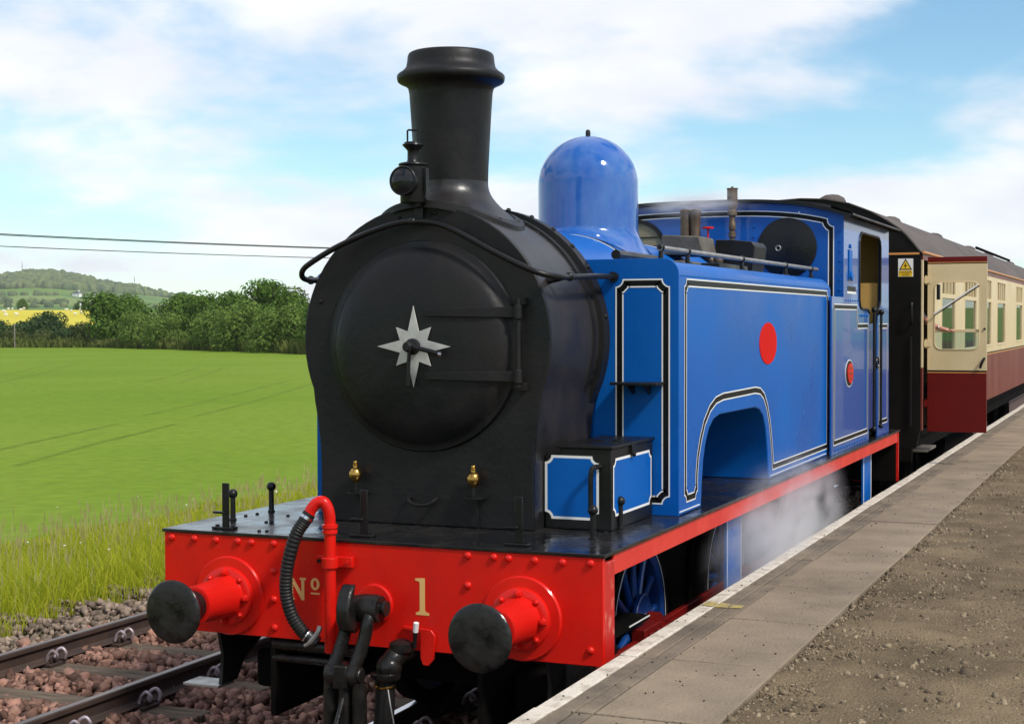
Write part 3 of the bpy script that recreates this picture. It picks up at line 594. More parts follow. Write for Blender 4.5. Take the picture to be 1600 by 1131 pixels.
# --- tool box on the footplate beside the smokebox
tb = obj('tool_box', MB().box(.755, 1.055, .802, 1.540, ZF+.001, 1.835).box(.672, .754, .80, 1.2, ZF+.001, 1.80), BLACK, loco, bevel=.004)
obj('tool_box_lid', MB().box(.74, 1.068, .79, 1.546, 1.8355, 1.853), BLACK, tb, bevel=.004)
for u0, u1, v0, v1, f3 in ((.668, .985, 1.443, 1.795, lambda u, v: (u, .7985, v)), (.828, 1.512, 1.462, 1.782, lambda u, v: (1.0575, u, v))):
    po = notch(rect(u0, v0, u1, v1), .038)
    obj('white_border', MB().strip([[f3(*p) for p in po], [f3(*p) for p in offset(po, .0145)]]), WHITE, tb, smooth=0)
    pi_ = [f3(*p) for p in offset(po, .0145)]; b_ = MB(); b_.v = [tuple(p) for p in pi_]; b_.f = [tuple(range(len(pi_)))]
    obj('blue_panel', b_, BLUE, tb, smooth=0)
obj('tool_box_front', MB().box(.672, 1.05, .7990, .8015, 1.40, 1.80), BLACK, tb)
obj('lid_hasp', MB().box(1.056, 1.07, 1.12, 1.16, 1.775, 1.85).lathe([(.016, -.008), (.016, .008)], (1.074, 1.14, 1.785), 0, 12), BLACK, tb, bevel=.002)
obj('lid_hinge', MB().box(.85, .89, 1.10, 1.14, 1.853, 1.862).box(.95, .985, 1.12, 1.16, 1.853, 1.864), BLACK, tb)
obj('box_handle', MB().tube(spline([(.998, .80, 1.742), (.97, .74, 1.735), (.962, .73, 1.68), (.962, .73, 1.55), (.962, .73, 1.49)], 5), .014, 10), BLACK, tb)

# --- cab
CX = 1.25; CYF = 6.40
def roof_z(x): return 3.612-.132*abs(x/1.245)**3.3
cab = obj('cab', MB().prism([(-CX, ZF+.001)]+[(x, roof_z(x)-.03) for x in np.linspace(-CX, CX, 31)]+[(CX, ZF+.001)], CYF, CYF+.02, 1), BLUEC, loco)
for s in (1, -1):
    sd = [(5.88, ZF+.001), (5.88, 2.735), (CYF-.001, 2.735), (CYF-.001, 3.46), (8.80, 3.46), (8.82, 2.6), (8.86, ZF+.001), (8.16, ZF+.001), (8.16, 2.58), (8.18, 2.64), (8.25, 2.66), (8.30, 2.72), (8.30, 3.25), (8.26, 3.31), (8.18, 3.34), (7.27, 3.34), (7.19, 3.31), (7.15, 3.25), (7.15, 2.72), (7.19, 2.665), (7.26, 2.64), (7.60, 2.635), (7.69, 2.60), (7.69, ZF+.001)]
    x0, x1 = (CX-.012, CX+.004) if s > 0 else (-CX-.004, -CX+.012)
    sh2 = obj('cab_side', MB().prism(sd, x0, x1, 0), BLUEC, cab, bevel=.002)
    f3 = (lambda u, v: (s*(CX+.0055), u, v))
    lining(sh2, [Vector(p) for p in [(5.96, 1.465), (7.62, 1.465), (7.62, 2.505), (7.10, 2.505), (7.07, 2.56), (7.05, 2.675), (5.96, 2.675)]], f3, .0085, .034)
    lining(sh2, [Vector(p) for p in [(8.23, 1.50), (8.76, 1.50), (8.74, 2.50), (8.23, 2.50)]], f3, .0085, .034)
    lining(sh2, [Vector(p) for p in [(6.47, 2.80), (7.06, 2.80), (7.06, 3.40), (6.47, 3.40)]], f3, .004, .012) if s < 0 else None
    obj('grab_rail', MB().tube([(s*(CX+.045), 7.72, 1.50), (s*(CX+.045), 7.72, 2.62)], .013, 8).ball((s*(CX+.045), 7.72, 2.63), .028).ball((s*(CX+.045), 7.72, 1.5), .024), BLACK, sh2)
    obj('grab_rail', MB().tube([(s*(CX+.045), 8.12, 1.50), (s*(CX+.045), 8.12, 2.60)], .013, 8).ball((s*(CX+.045), 8.12, 2.61), .03).ball((s*(CX+.045), 8.12, 1.5), .024), BLACK, sh2)
    obj('window_beading', MB().tube([(s*(CX+.005), y, z) for y, z in sd[8:23]], .012, 8), BLACK, sh2)
    obj('cab_door', MB().box(*(sorted((s*(CX-.02), s*(CX-.035)))), 7.69, 8.16, ZF+.1, 2.50), BLUEK, sh2)
    if s > 0:
        mr = obj('lamp_bracket', MB().box(CX+.004, CX+.014, 6.62, 6.76, 2.90, 3.16).lathe([(.02, 0), (.02, .012)], (CX+.004, 6.69, 3.19), 0, 10).lathe([(.045, 0), (.045, .014), (.02, .02)], (CX+.013, 6.69, 2.925), 0, 14), BLUE, sh2, bevel=.003)
        obj('data_panel', MB().box(CX+.004, CX+.0065, 6.56, 6.98, 2.77, 2.79), WHITE, sh2)
        obj('data_panel', MB().box(CX+.004, CX+.0068, 6.58, 6.96, 2.79, 2.835), BLK, sh2)
        bd = [(.190*math.cos(a), .122*math.sin(a)) for a in np.linspace(0, 2*math.pi, 41)[:-1]]
        wp = obj('works_plate', MB().prism([(6.665+u, 2.062+v) for u, v in bd], CX+.0055, CX+.008, 0), WHITE, sh2)
        obj('plate_rim', MB().prism([(6.665+u*.93, 2.062+v*.93) for u, v in bd], CX+.008, CX+.010, 0), BLK, wp)
        obj('plate_centre', MB().prism([(6.69+u*.70, 2.062+v*.74) for u, v in bd], CX+.010, CX+.016, 0), RED, wp)
        for dz in (-.045, 0, .045): obj('plate_lettering', MB().box(CX+.016, CX+.019, 6.69-.09+abs(dz), 6.69+.09-abs(dz), 2.058+dz, 2.068+dz), BRASS, wp)
        for y in np.arange(6.05, 7.6, .13): obj('side_rivet', MB().lathe([(.010, 0), (.009, .006), (1e-6, .009)], (CX+.004, y, 1.425), 0, 8), BLUE, sh2)
        for y in np.arange(6.5, 7.1, .11): obj('side_rivet', MB().lathe([(.009, 0), (.008, .005), (1e-6, .008)], (CX+.004, y, 2.708), 0, 8), BLUE, sh2)
        for y in np.arange(7.2, 7.65, .08): obj('side_rivet', MB().lathe([(.010, 0), (.009, .006), (1e-6, .009)], (CX+.004, y, 2.575), 0, 8), BLUE, sh2)
        obj('hanging_ring', MB().tube([(CX+.03, 8.0+.055*math.cos(a), 2.12+.055*math.sin(a)) for a in np.linspace(0, 2*math.pi, 25)[:-1]], .008, 6, closed=True), BLACK, sh2)
obj('cab_roof', MB().strip([[(x, y, roof_z(x)-d) for x in np.linspace(-1.33, 1.33, 41)] for y, d in ((6.33, .029), (6.33, 0), (8.98, 0), (8.98, .029), (6.33, .029))], False), BLACK, cab)
obj('roof_hatch', MB().strip([[(x, y, roof_z(x)+h) for x in np.linspace(.0, 1.02, 17)] for y, h in ((7.0, .002), (7.02, .042), (8.3, .042), (8.32, .002))], False), BLACK, cab)
obj('roof_gutter', MB().tube([(1.333, 6.34, 3.45), (1.333, 8.97, 3.45)], .013, 8), BLACK, cab)
obj('cab_back', MB().prism([(-CX+.02, ZF+.1), (CX-.02, ZF+.1), (CX-.02, 3.45), (-CX+.02, 3.45)], 8.77, 8.79, 1), TANIN, cab)
obj('cab_floor', MB().box(-1.2, 1.2, 6.45, 8.75, ZF+.02, ZF+.06), OILY, cab)
obj('bunker_front', MB().box(.2, 1.225, 8.33, 8.7, ZF+.06, 2.90), TANIN, cab)
fl = [(-1.17, 2.72)]+[(x, roof_z(x)-.095) for x in np.linspace(-1.17, 1.17, 21)]+[(1.17, 2.72)]
lining(cab, notch([Vector(p) for p in fl], .055, {1, len(fl)-2}), (lambda u, v: (u, CYF-.002, v)), .009, .036)
# the front windows: left one open to boards, right one with a black cover
gl_ = obj('cab_window', MB().lathe([(.285, CYF-.001), (.285, CYF-.018), (.25, CYF-.02), (.25, CYF-.001)], (-.64, 0, 3.176), 1, 44), BLACK, cab)
obj('window_pane', MB().lathe([(.249, CYF-.004), (1e-6, CYF-.004)], (-.64, 0, 3.176), 1, 44), SLATTAN, gl_, smooth=0)
for dz in (-.12, -.04, .04, .12): obj('window_slat', MB().box(-.64-math.sqrt(.24**2-dz*dz), -.64+math.sqrt(.24**2-dz*dz), CYF-.012, CYF-.005, 3.176+dz-.004, 3.176+dz+.004), BLACK, gl_)
rw = obj('cab_window', MB().lathe([(.264, CYF-.001), (.264, CYF-.014), (.257, CYF-.017), (1e-6, CYF-.0175)], (.755, 0, 3.176), 1, 56), BLACK, cab)
obj('window_knob', MB().tube([(.68+.022*math.cos(a), CYF-.022, 3.172+.022*math.sin(a)) for a in np.linspace(0, 2*math.pi, 17)[:-1]], .006, 6, closed=True), STEEL, rw)
fr_ = None
for z in np.arange(2.80, 3.44, .085):
    if fr_ is None: fr_ = obj('cab_rivet', MB().lathe([(.010, 0), (.009, -.006), (1e-6, -.009)], (0, 0, 0), 1, 8), BLUE, cab); fr_.location = (1.222, CYF, z)
    else: inst(fr_, cab, (1.222, CYF, z))
for x, z in ((-.10, 3.37), (.46, 3.37), (.46, 3.28), (.46, 3.10)): inst(fr_, cab, (x, CYF, z), None, (1.3, 1.3, 1.3))
obj('roof_whistle', MB().lathe([(.02, 3.58), (.02, 3.66), (.012, 3.68), (1e-6, 3.685)], (.16, 6.9, 0), 2, 10), STEEL, cab)

# --- rear beam, steps, underneath
rbm = obj('rear_buffer_beam', MB().box(-1.27, 1.27, 9.215, 9.24, .85, ZF-.0195), OILY, loco, bevel=.003)  # inner face coloured black to stand for the shade beneath the footplate
obj('rear_beam_face', MB().box(-1.292, 1.292, 9.241, 9.272, .85, ZF-.0195), RED, rbm, bevel=.003)
for x in (-.8635, .8635): buffer(x, 9.272, 1, RED)
for s in (1, -1):
    x0, x1 = sorted((s*1.17, s*1.19))
    cs = obj('cab_step', MB().box(x0, x1, 7.76, 8.20, .45, 1.2615), BLUE, loco, bevel=.004)
    xl0, xl1 = sorted((s*1.1905, s*1.1925))
    obj('step_edge_line', MB().box(xl0, xl1, 7.765, 7.79, .45, 1.26).box(xl0, xl1, 8.17, 8.195, .45, 1.26), WHITE, cs, smooth=0)
    t0, t1 = sorted((s*1.19, s*1.36)); obj('step_tread', MB().box(t0, t1, 7.80, 8.16, .73, .75).box(t0, t1, 7.80, 8.16, .46, .48), BLACK, cs)
    ms = obj('middle_step', MB().box(x0, x1, 2.72, 3.10, .45, 1.2615), BLUE, loco, bevel=.004)
    obj('step_edge_line', MB().box(xl0, xl1, 2.725, 2.735, .45, 1.26).box(xl0, xl1, 3.085, 3.095, .45, 1.26), WHITE, ms, smooth=0)
    f0, f1 = sorted((s*.60, s*.63)); obj('main_frame', MB().box(f0, f1, .031, 9.21, .40, ZF-.019), OILY, loco)
obj('ash_pan', MB().box(-.58, .58, 4.4, 6.0, .30, 1.25), OILY, loco); obj('motion_plate', MB().box(-.59, .59, .9, 4.3, .45, 1.30), OILY, loco)
# wheels
wm = MB(); wz = .59
wheel_src = None
def wheel(x, y, s):
    h = obj('driving_wheel', MB().lathe([(.10, -.06), (.13, -.05), (.135, .05), (.12, .085), (.06, .09)], (0, 0, 0), 0, 28), BLUEK, loco, smooth=40)
    h.location = (x, y, wz); h.rotation_euler = (0, 0, 0 if s > 0 else math.pi)
    obj('tyre', MB().lathe([(.515, -.07), (.615, -.07), (.615, -.045), (.592, -.04), (.588, .06), (.575, .066), (.528, .066), (.515, .055), (.515, -.07)], (0, 0, 0), 0, 64), STEEL if False else OILY, h, smooth=40)
    obj('wheel_rim', MB().lathe([(.452, -.04), (.514, -.05), (.514, .062), (.460, .05), (.452, -.04)], (0, 0, 0), 0, 64), BLUEK, h, smooth=40)
    obj('rim_line', MB().lathe([(.517, .0665), (.526, .0665)], (0, 0, 0), 0, 64), WHITE, h, smooth=0)
    obj('crank_boss', MB().prism([(.155*math.cos(a), .155*math.sin(a)+(-.10 if math.sin(a) < 0 else .06)) for a in np.linspace(0, 2*math.pi, 33)[:-1]], .05, .088, 0), BLUEK, h, bevel=.008)
    obj('axle_end', MB().lathe([(.075, .089), (.075, .10), (.06, .104), (1e-6, .104)], (0, 0, -.0), 0, 28), OILY, h)
    obj('axle_line', MB().lathe([(.078, .0895), (.090, .0895)], (0, 0, 0), 0, 32), WHITE, h, smooth=0)
    for k in range(13):
        a = 2*math.pi*k/13+.1; c_, s_ = math.cos(a), math.sin(a)
        obj('spoke', MB().tube([(.012, c_*.12, s_*.12), (.012, c_*.2, s_*.2), (.008, c_*.36, s_*.36), (.004, c_*.47, s_*.47)], [.036, .027, .022, .030], 8), BLUEK, h, smooth=60)
for y in (2.165, 4.25, 6.45):
    for s in (1, -1): wheel(s*.715, y, s)
    obj('axle', MB().cyl((-.6, y, wz), (.6, y, wz), .08), OILY, loco)
for s in (1, -1):
    x0, x1 = sorted((s*.845, s*.885))
    rod = obj('coupling_rod', MB().box(x0, x1, 2.165, 6.45, .545, .62), REDROD, loco, bevel=.006)
    for y in (2.165, 4.25, 6.45): obj('rod_end', MB().lathe([(.115, .83), (.115, .90), (.06, .905), (.055, .93)] if s > 0 else [(.115, -.83), (.115, -.90), (.06, -.905), (.055, -.93)], (0, y, .58), 0, 24), REDROD, rod)
    x0, x1 = sorted((s*.90, s*1.0))
    big = obj('connecting_rod', MB().box(*sorted((s*.905, s*.945)), .9, 2.25, .54, .62).box(*sorted((s*.895, s*.985)), 1.62, 1.95, .50, .69).box(*sorted((s*.985, s*1.0)), 1.68, 1.74, .62, .66).box(*sorted((s*.985, s*1.0)), 1.82, 1.88, .62, .66), REDROD, loco, bevel=.012)
    obj('slide_bar', MB().box(*sorted((s*.74, s*.955)), .75, 1.80, .725, .752), OILY, loco); obj('slide_bar_line', MB().box(*sorted((s*.956, s*.959)), 1.40, 1.79, .743, .751), WHITE, loco, smooth=0)
    obj('cylinder_casing', MB().box(*sorted((s*.66, s*.93)), .35, 1.30, .46, .68), OILY, loco, bevel=.03)

# ================================================================== oil lamp on its iron
LX, LY, LZ = -.020, .560, 3.190
lamp = thing('oil_lamp', 'black oil headlamp with round bull lens standing on top of the smokebox front', 'lamp', (LX, LY, LZ))
def lobj(n, mb, m, p, **k): return obj(n, mb, m, p, **k)
bdy = lobj('lamp_body', MB().lathe([(.070, 0), (.072, .005), (.072, .200), (.078, .203), (.082, .210), (.078, .218), (.045, .226)], (0, 0, 0), 2, 28), BLACK, lamp)
lobj('lamp_chimney', MB().lathe([(.038, .224), (.032, .235), (.031, .285), (.035, .292), (.060, .318), (.058, .324), (.05, .326), (.048, .334), (.04, .336)], (0, 0, 0), 2, 24), BLACK, lamp)
lobj('lens_ring', MB().lathe([(.055, -.06), (.078, -.065), (.082, -.105), (.077, -.112), (.070, -.108)], (-.012, 0, .115), 1, 36), BLACK, lamp)
lobj('lens', MB().lathe([(.072, -.106), (.055, -.120), (.03, -.129), (1e-6, -.132)], (-.012, 0, .115), 1, 32), LENS, lamp, smooth=60)
lobj('lamp_handle', MB().tube([(-.034, 0, .33), (-.034, 0, .40), (-.028, 0, .404), (.028, 0, .398), (.034, 0, .392), (.034, 0, .33)], .0055, 8), BLACK, lamp)
lobj('lamp_bracket', MB().box(.06, .088, -.02, .02, .02, .19).box(.02, .05, -.02, .04, -.02, .0), BLACK, lamp)
lobj('lamp_hook', MB().tube(spline([(.072, 0, .20), (.078, 0, .235), (.088, 0, .245), (.082, 0, .225)], 4), .004, 6), BLACK, lamp)

# ================================================================== CARRIAGE
coach = thing('railway_carriage', 'cream and crimson railway carriage with open door coupled behind the blue engine', 'carriage', (0, 10.434, 0))
OY = 10.434
def cobj(name, mb, m, parent=None, **k):
    mb.v = [(x, y-OY, z) for x, y, z in mb.v]
    return obj(name, mb, m, parent or coach, **k)
SX = 1.36; Y1 = 31.0; ZB, ZW, ZCN = 1.30, 2.0, 3.285
prof_r = [(1.365, 3.285), (1.33, 3.32), (1.269, 3.40), (1.19, 3.49), (1.108, 3.566), (.988, 3.65), (.8, 3.76), (.55, 3.86), (.28, 3.915), (0, 3.93)]
full = prof_r+[(-x, z) for x, z in prof_r[::-1][1:]]
cobj('roof', MB().strip([[(x*k_, y, ZCN+(z-ZCN)*k_) for x, z in full] for y, k_ in ((OY-.01, .985), (OY-.01, 1.0), (Y1, 1.0))], False), ROOFG, smooth=40)
cobj('end_wall', MB().prism([(x*.985, 3.28+(z-3.28)*.98) for x, z in full]+[(-1.345, ZB), (-1.30, 1.10), (1.30, 1.10), (1.345, ZB)], OY+.005, OY+.05, 1), COACHBLK)
cobj('end_line', MB().box(-1.30, 1.33, OY-.004, OY+.006, 3.262, 3.285), ORANGE)
gw = cobj('gangway', MB().box(-.52, -.40, OY-.42, OY+.004, 1.25, 3.3).box(.40, .52, OY-.42, OY+.004, 1.25, 3.3).box(-.52, .52, OY-.42, OY+.004, 3.18, 3.32), OILY, bevel=.02)
for z in (2.62, 2.80): cobj('end_bracket', MB().box(.80, .95, OY-.30, OY+.004, z, z+.055), BOXGREY, gw if False else None, bevel=.004)
cobj('end_bracket', MB().box(.76, 1.0, OY-.34, OY+.004, 2.47, 2.50), BOXGREY, bevel=.004)
cobj('end_grab_rail', MB().tube(spline([(1.255, OY+.004, 2.72), (1.255, OY-.05, 2.70), (1.255, OY-.05, 2.52), (1.255, OY+.004, 2.50)], 4), .014, 8), BLACK)
cobj('end_pipe', MB().tube([(1.245, OY-.02, 1.35), (1.245, OY-.02, 2.35)], .012, 8), BLACK)
# warning sign on the end
sg = cobj('warning_sign', MB().box(1.098, 1.262, OY-.002, OY+.004, 3.015, 3.218), SIGNW)
cobj('sign_panel', MB().box(1.106, 1.254, OY-.0045, OY-.0025, 3.020, 3.085), SIGNY, sg, smooth=0)
def tri(c_, r, y): return [(c_[0]+r*math.sin(a), c_[1]+r*math.cos(a)) for a in (0, 2*math.pi/3, 4*math.pi/3)]
cobj('sign_triangle', MB().prism(tri((1.180, 3.135), .082, 0), OY-.0045, OY-.0025, 1), BLK, sg, smooth=0)
cobj('sign_triangle_fill', MB().prism(tri((1.180, 3.135), .062, 0), OY-.0065, OY-.0047, 1), SIGNY, sg, smooth=0)
cobj('lightning_mark', MB().prism([(1.184, 3.178), (1.165, 3.132), (1.180, 3.135), (1.174, 3.104), (1.196, 3.146), (1.181, 3.143)], OY-.0085, OY-.0067, 1), BLK, sg, smooth=0)
def text(body, size, loc, m, parent, rot=(math.pi/2, 0, 0)):
    cu = bpy.data.curves.new('lettering', 'FONT'); cu.body = body; cu.size = size; cu.align_x = 'CENTER'; cu.extrude = .0003
    o = bpy.data.objects.new('lettering', cu); C.objects.link(o); bpy.context.view_layer.update()
    me = bpy.data.meshes.new_from_object(o.evaluated_get(bpy.context.evaluated_depsgraph_get())); bpy.data.objects.remove(o)
    me.materials.clear(); me.materials.append(m); t = bpy.data.objects.new('sign_lettering', me); C.objects.link(t); t.rotation_euler = rot; t.location = loc; t.parent = parent; return t
text('DANGER', .032, (1.18, -.005, 3.057), BLK, sg); text('Overhead', .020, (1.18, -.005, 3.040), BLK, sg); text('live wires', .020, (1.18, -.005, 3.025), BLK, sg)
# sides
WIN = [(12.09, 13.48), (14.47, 15.96), (16.62, 18.07), (18.99, 20.45), (22.55, 23.95), (24.9, 26.35), (27.3, 28.7)]
ZS, ZT1, ZT2, ZTOP = 2.12, 2.80, 2.835, 3.165
DOOR = (10.56, 11.24)
for s in (1, -1):
    x0, x1 = sorted((s*(SX-.04), s*SX))
    ycut = DOOR[1] if s > 0 else OY+.052
    sidep = cobj('body_side_lower', MB().box(x0, x1, ycut, Y1, ZB, ZW).box(x0, x1, OY+.052, DOOR[0], ZB, ZW) if s > 0 else MB().box(x0, x1, OY+.052, Y1, ZB, ZW), MAROONW if s > 0 else MAROON)
    m_ = MB().box(x0, x1, ycut, Y1, ZW+.001, ZS).box(x0, x1, ycut, Y1, ZTOP, 3.205)
    if s > 0: m_.box(x0, x1, OY+.052, DOOR[0], ZW+.001, 3.205)
    ys = [ycut]+[v for a in WIN for v in a]+[Y1]
    for i in range(0, len(ys), 2): m_.box(x0, x1, ys[i], ys[i+1], ZS, ZTOP)
    up_ = cobj('body_side_upper', m_, CREAM)
    b0, b1 = sorted((s*(SX-.04), s*(SX+.002)))
    cobj('eaves_band', MB().box(b0, b1, OY+.052, Y1, 3.206, 3.272), MAROONW if s > 0 else MAROON)
    g0, g1 = sorted((s*(SX+.001), s*(SX+.005)))
    if s > 0: cobj('waist_line', MB().box(g0, g1, ycut, Y1, ZW-.004, ZW+.014), ORANGE); cobj('waist_line', MB().box(g0, g1-.001, ycut, Y1, ZW+.015, ZW+.036), BLK)
    cobj('gutter', MB().tube([(s*(SX+.012), OY, 3.285), (s*(SX+.012), Y1, 3.285)], .016, 8), ORANGE if s > 0 else ROOFG)
    for (a, b) in WIN:
        wf0, wf1 = sorted((s*(SX-.035), s*(SX+.006)))
        wf = MB().box(wf0, wf1, a, a+.035, ZS, ZTOP).box(wf0, wf1, b-.035, b, ZS, ZTOP).box(wf0, wf1, a+.035, b-.035, ZS, ZS+.03).box(wf0, wf1, a+.035, b-.035, ZTOP-.03, ZTOP).box(wf0, wf1, a+.035, b-.035, ZT1, ZT2+.02)
        for q in (.28, .5, .72): wf.box(wf0, wf1, a+(b-a)*q-.022, a+(b-a)*q+.022, ZT2+.02, ZTOP-.03)
        win = cobj('window', wf, CREAM, bevel=.004)
        p0, p1 = sorted((s*(SX-.022), s*(SX-.016)))
        cobj('pane', MB().box(p0, p1, a+.03, b-.03, ZS+.02, ZT1+.01), GLASS, win, smooth=0); cobj('pane', MB().box(p0, p1, a+.03, b-.03, ZT2+.01, ZTOP-.02), GLASS, win, smooth=0)
cobj('floor', MB().box(-1.31, 1.31, OY+.06, Y1, 1.22, 1.28), OILY); cobj('ceiling', MB().box(-1.31, 1.31, OY+.06, Y1, 3.24, 3.27), LININGBOARD)
cobj('partition', MB().box(-1.31, -.35, 11.6, 11.63, 1.285, 3.235).box(.35, 1.31, 11.6, 11.63, 1.285, 3.235), LININGBOARD)
cobj('far_end_wall', MB().box(-1.34, 1.34, Y1-.04, Y1, ZB, 3.27), COACHBLK)
for k in range(9):
    y = 12.0+k*2.0
    for s in (1, -1):
        x0, x1 = sorted((s*.38, s*1.28)); cobj('seat', MB().box(x0, x1, y-.06, y+.06, 1.6, 2.38).box(x0, x1, y-.5, y+.5, 1.58, 1.75).box(x0, x1, y-.1, y+.1, 1.281, 1.58), SEAT, bevel=.04)
cobj('table', MB().box(.5, 1.28, 12.85, 13.25, 1.98, 2.01), WHITE)
# vents on the roof
for px_, py_ in ((1300, 317), (1390, 341), (1458, 366), (1511, 381), (1540, 391), (1575, 402)):
    p = at(0, .12, px_, py_)
    if p.y < OY+.3: p.y = OY+.3
    zr = 3.925
    cobj('roof_vent', MB().lathe([(.12, -.01), (.12, .025), (.17, .03), (.17, .045), (.145, .09), (.08, .125), (1e-6, .135)], (.12, p.y, zr), 2, 20), ROOFG, smooth=50)
cobj('roof_pipe', MB().tube([(.5, 24, 3.93), (.5, 31, 3.93)], .03, 8).tube([(-.3, 22, 3.98), (-.3, 30, 3.98)], .025, 8), OILY)
# underframe and running gear
cobj('solebar', MB().box(1.18, 1.24, OY+.05, Y1, 1.02, 1.29).box(-1.24, -1.18, OY+.05, Y1, 1.02, 1.29), OILY)
cobj('underframe', MB().box(-.9, .9, OY+.3, Y1, .9, 1.21).box(-1.0, 1.0, 15.4, 19.0, .45, .89), OILY)
cobj('headstock', MB().box(-1.25, 1.25, OY-.0, OY+.12, .95, 1.095), OILY)
for x in (-.8635, .8635): cobj('coach_buffer', MB().lathe([(.13, 0), (.13, -.02), (.09, -.03), (.085, -.35), (.20, -.38), (.22, -.40), (.21, -.42), (1e-6, -.43)], (x, OY-.001, 1.045), 1, 28), BLACK)
for yb in (12.6, 26.0):
    bg_ = cobj('bogie', MB().box(-1.0, -.93, yb-1.6, yb+1.6, .40, .62).box(.93, 1.0, yb-1.6, yb+1.6, .40, .62).box(-.9, .9, yb-.25, yb+.25, .45, .8), OILY, bevel=.02)
    for dy in (-1.2, 1.2):
        for s in (1, -1): cobj('coach_wheel', MB().lathe([(.46, -.065), (.49, -.065), (.49, -.04), (.455, -.035), (.455, .065), (.08, .05)], (s*.75, yb+dy, .457), 0, 36), OILY, bg_)
sb_ = cobj('footboard', MB().box(1.17, 1.40, 10.62, 11.35, 1.045, 1.075), BOXGREY, bevel=.004)
cobj('footboard_bracket', MB().box(1.16, 1.20, 10.7, 10.74, .75, 1.044).box(1.16, 1.20, 11.2, 11.24, .75, 1.044), OILY, sb_)
# open door
DYY = 10.575; TD = .045
dz = dict(b=1.285, w=1.972, t=3.155, tt=3.235)
X0d, X1d = 1.405, 2.042
dr = cobj('door', MB().box(X0d, X1d, DYY-TD/2, DYY+TD/2, dz['b'], dz['w']), MAROON, bevel=.004)
def rrect(u0, v0, u1, v1, r, n=6):
    o = []
    for cx_, cy_, a0 in ((u1-r, v1-r, 0), (u0+r, v1-r, 90), (u0+r, v0+r, 180), (u1-r, v0+r, 270)):
        for k in range(n+1): a = R(a0+90*k/n); o.append((cx_+r*math.cos(a), cy_+r*math.sin(a)))
    return o
wo = rrect(1.482, 2.205, 1.962, 2.955, .075)
m_ = MB()
outer = []
for u, v in wo:
    # matching point on the outer rectangle
    cxm, czm = (X0d+X1d)/2, (2.0+dz['t'])/2; hx, hz = (X1d-X0d)/2, (dz['t']-1.974)/2
    cxm, czm = (X0d+X1d)/2, (1.974+dz['t'])/2
    du, dv = (u-cxm)/hx, (v-czm)/hz; k_ = 1/max(abs(du), abs(dv)); outer.append((cxm+du*k_*hx, czm+dv*k_*hz))
# insert exact corners
ang = lambda p: math.atan2((p[1]-czm)/hz, (p[0]-cxm)/hx)
cor = [(X1d, dz['t']), (X0d, dz['t']), (X0d, 1.974), (X1d, 1.974)]
for cpt in cor:
    j = min(range(len(outer)), key=lambda i: abs(ang(outer[i])-ang(cpt))); outer[j] = cpt
ya, yb_ = DYY-TD/2, DYY+TD/2
m_.strip([[(u, ya, v) for u, v in outer], [(u, ya, v) for u, v in wo], [(u, yb_, v) for u, v in wo], [(u, yb_, v) for u, v in outer], [(u, ya, v) for u, v in outer]])
cobj('door_panel', m_, CREAM, dr, smooth=20)
cobj('door_top', MB().box(X0d, X1d, ya, yb_, dz['t']+.022, dz['tt']), MAROON, dr, bevel=.003)
cobj('door_black_line', MB().box(X0d, X1d, ya, yb_, dz['t']+.0005, dz['t']+.012), BLK, dr, smooth=0); cobj('door_black_line', MB().box(X0d, X1d, ya-.001, ya+.004, 1.955, 1.9715), BLK, dr, smooth=0)
cobj('door_gold_line', MB().box(X0d, X1d, ya-.0005, yb_, dz['t']+.0125, dz['t']+.0215), ORANGE, dr, smooth=0); cobj('door_gold_line', MB().box(X0d, X1d, ya-.0015, ya+.004, 1.943, 1.954), ORANGE, dr, smooth=0)
cobj('droplight_rail', MB().box(1.478, 1.966, DYY-.012, DYY+.012, 2.395, 2.430), CREAM, dr, bevel=.004)
cobj('window_gasket', MB().tube([(u, ya-.001, v) for u, v in wo], .006, 6, closed=True), CREAM, dr)
cobj('door_pane', MB().box(1.48, 1.964, DYY-.002, DYY+.002, 2.2, 2.394), GLASS, dr, smooth=0)
cobj('door_handle', MB().tube(spline([(2.02, ya-.01, 2.11), (2.005, ya-.035, 2.08), (1.985, ya-.035, 2.03), (1.978, ya-.02, 2.005)], 5), .014, 8), BLACK, dr)
cobj('door_bolt', MB().lathe([(.012, -.012), (.012, .002)], (2.02, ya, 2.435), 1, 10), BLACK, dr)
for z in (1.60, 2.27, 2.98): cobj('door_hinge', MB().cyl((1.388, DYY-.005, z-.05), (1.388, DYY-.005, z+.05), .016).box(1.37, 1.44, ya-.008, ya, z-.035, z+.035), CREAM if z > 2 else MAROON, dr)
cobj('door_mirror', MB().box(1.50, 1.535, DYY-.02, DYY+.05, 2.76, 2.93), BLACK, dr, bevel=.006)

# ================================================================== people
def skin_mesh(name, verts, edges, rad, m, parent=None, root=0, sub=2):
    me = bpy.data.meshes.new(name); me.from_pydata(verts, edges, []); o = bpy.data.objects.new(name, me); C.objects.link(o)
    sk = o.modifiers.new('skin', 'SKIN'); sk.use_smooth_shade = True
    ss = o.modifiers.new('sub', 'SUBSURF'); ss.levels = sub; ss.render_levels = sub
    for i, d in enumerate(me.skin_vertices[0].data):
        r = rad[i]; d.radius = r if isinstance(r, tuple) else (r, r); d.use_root = (i == root)
    me.materials.append(m)
    if parent: o.parent = parent
    return o
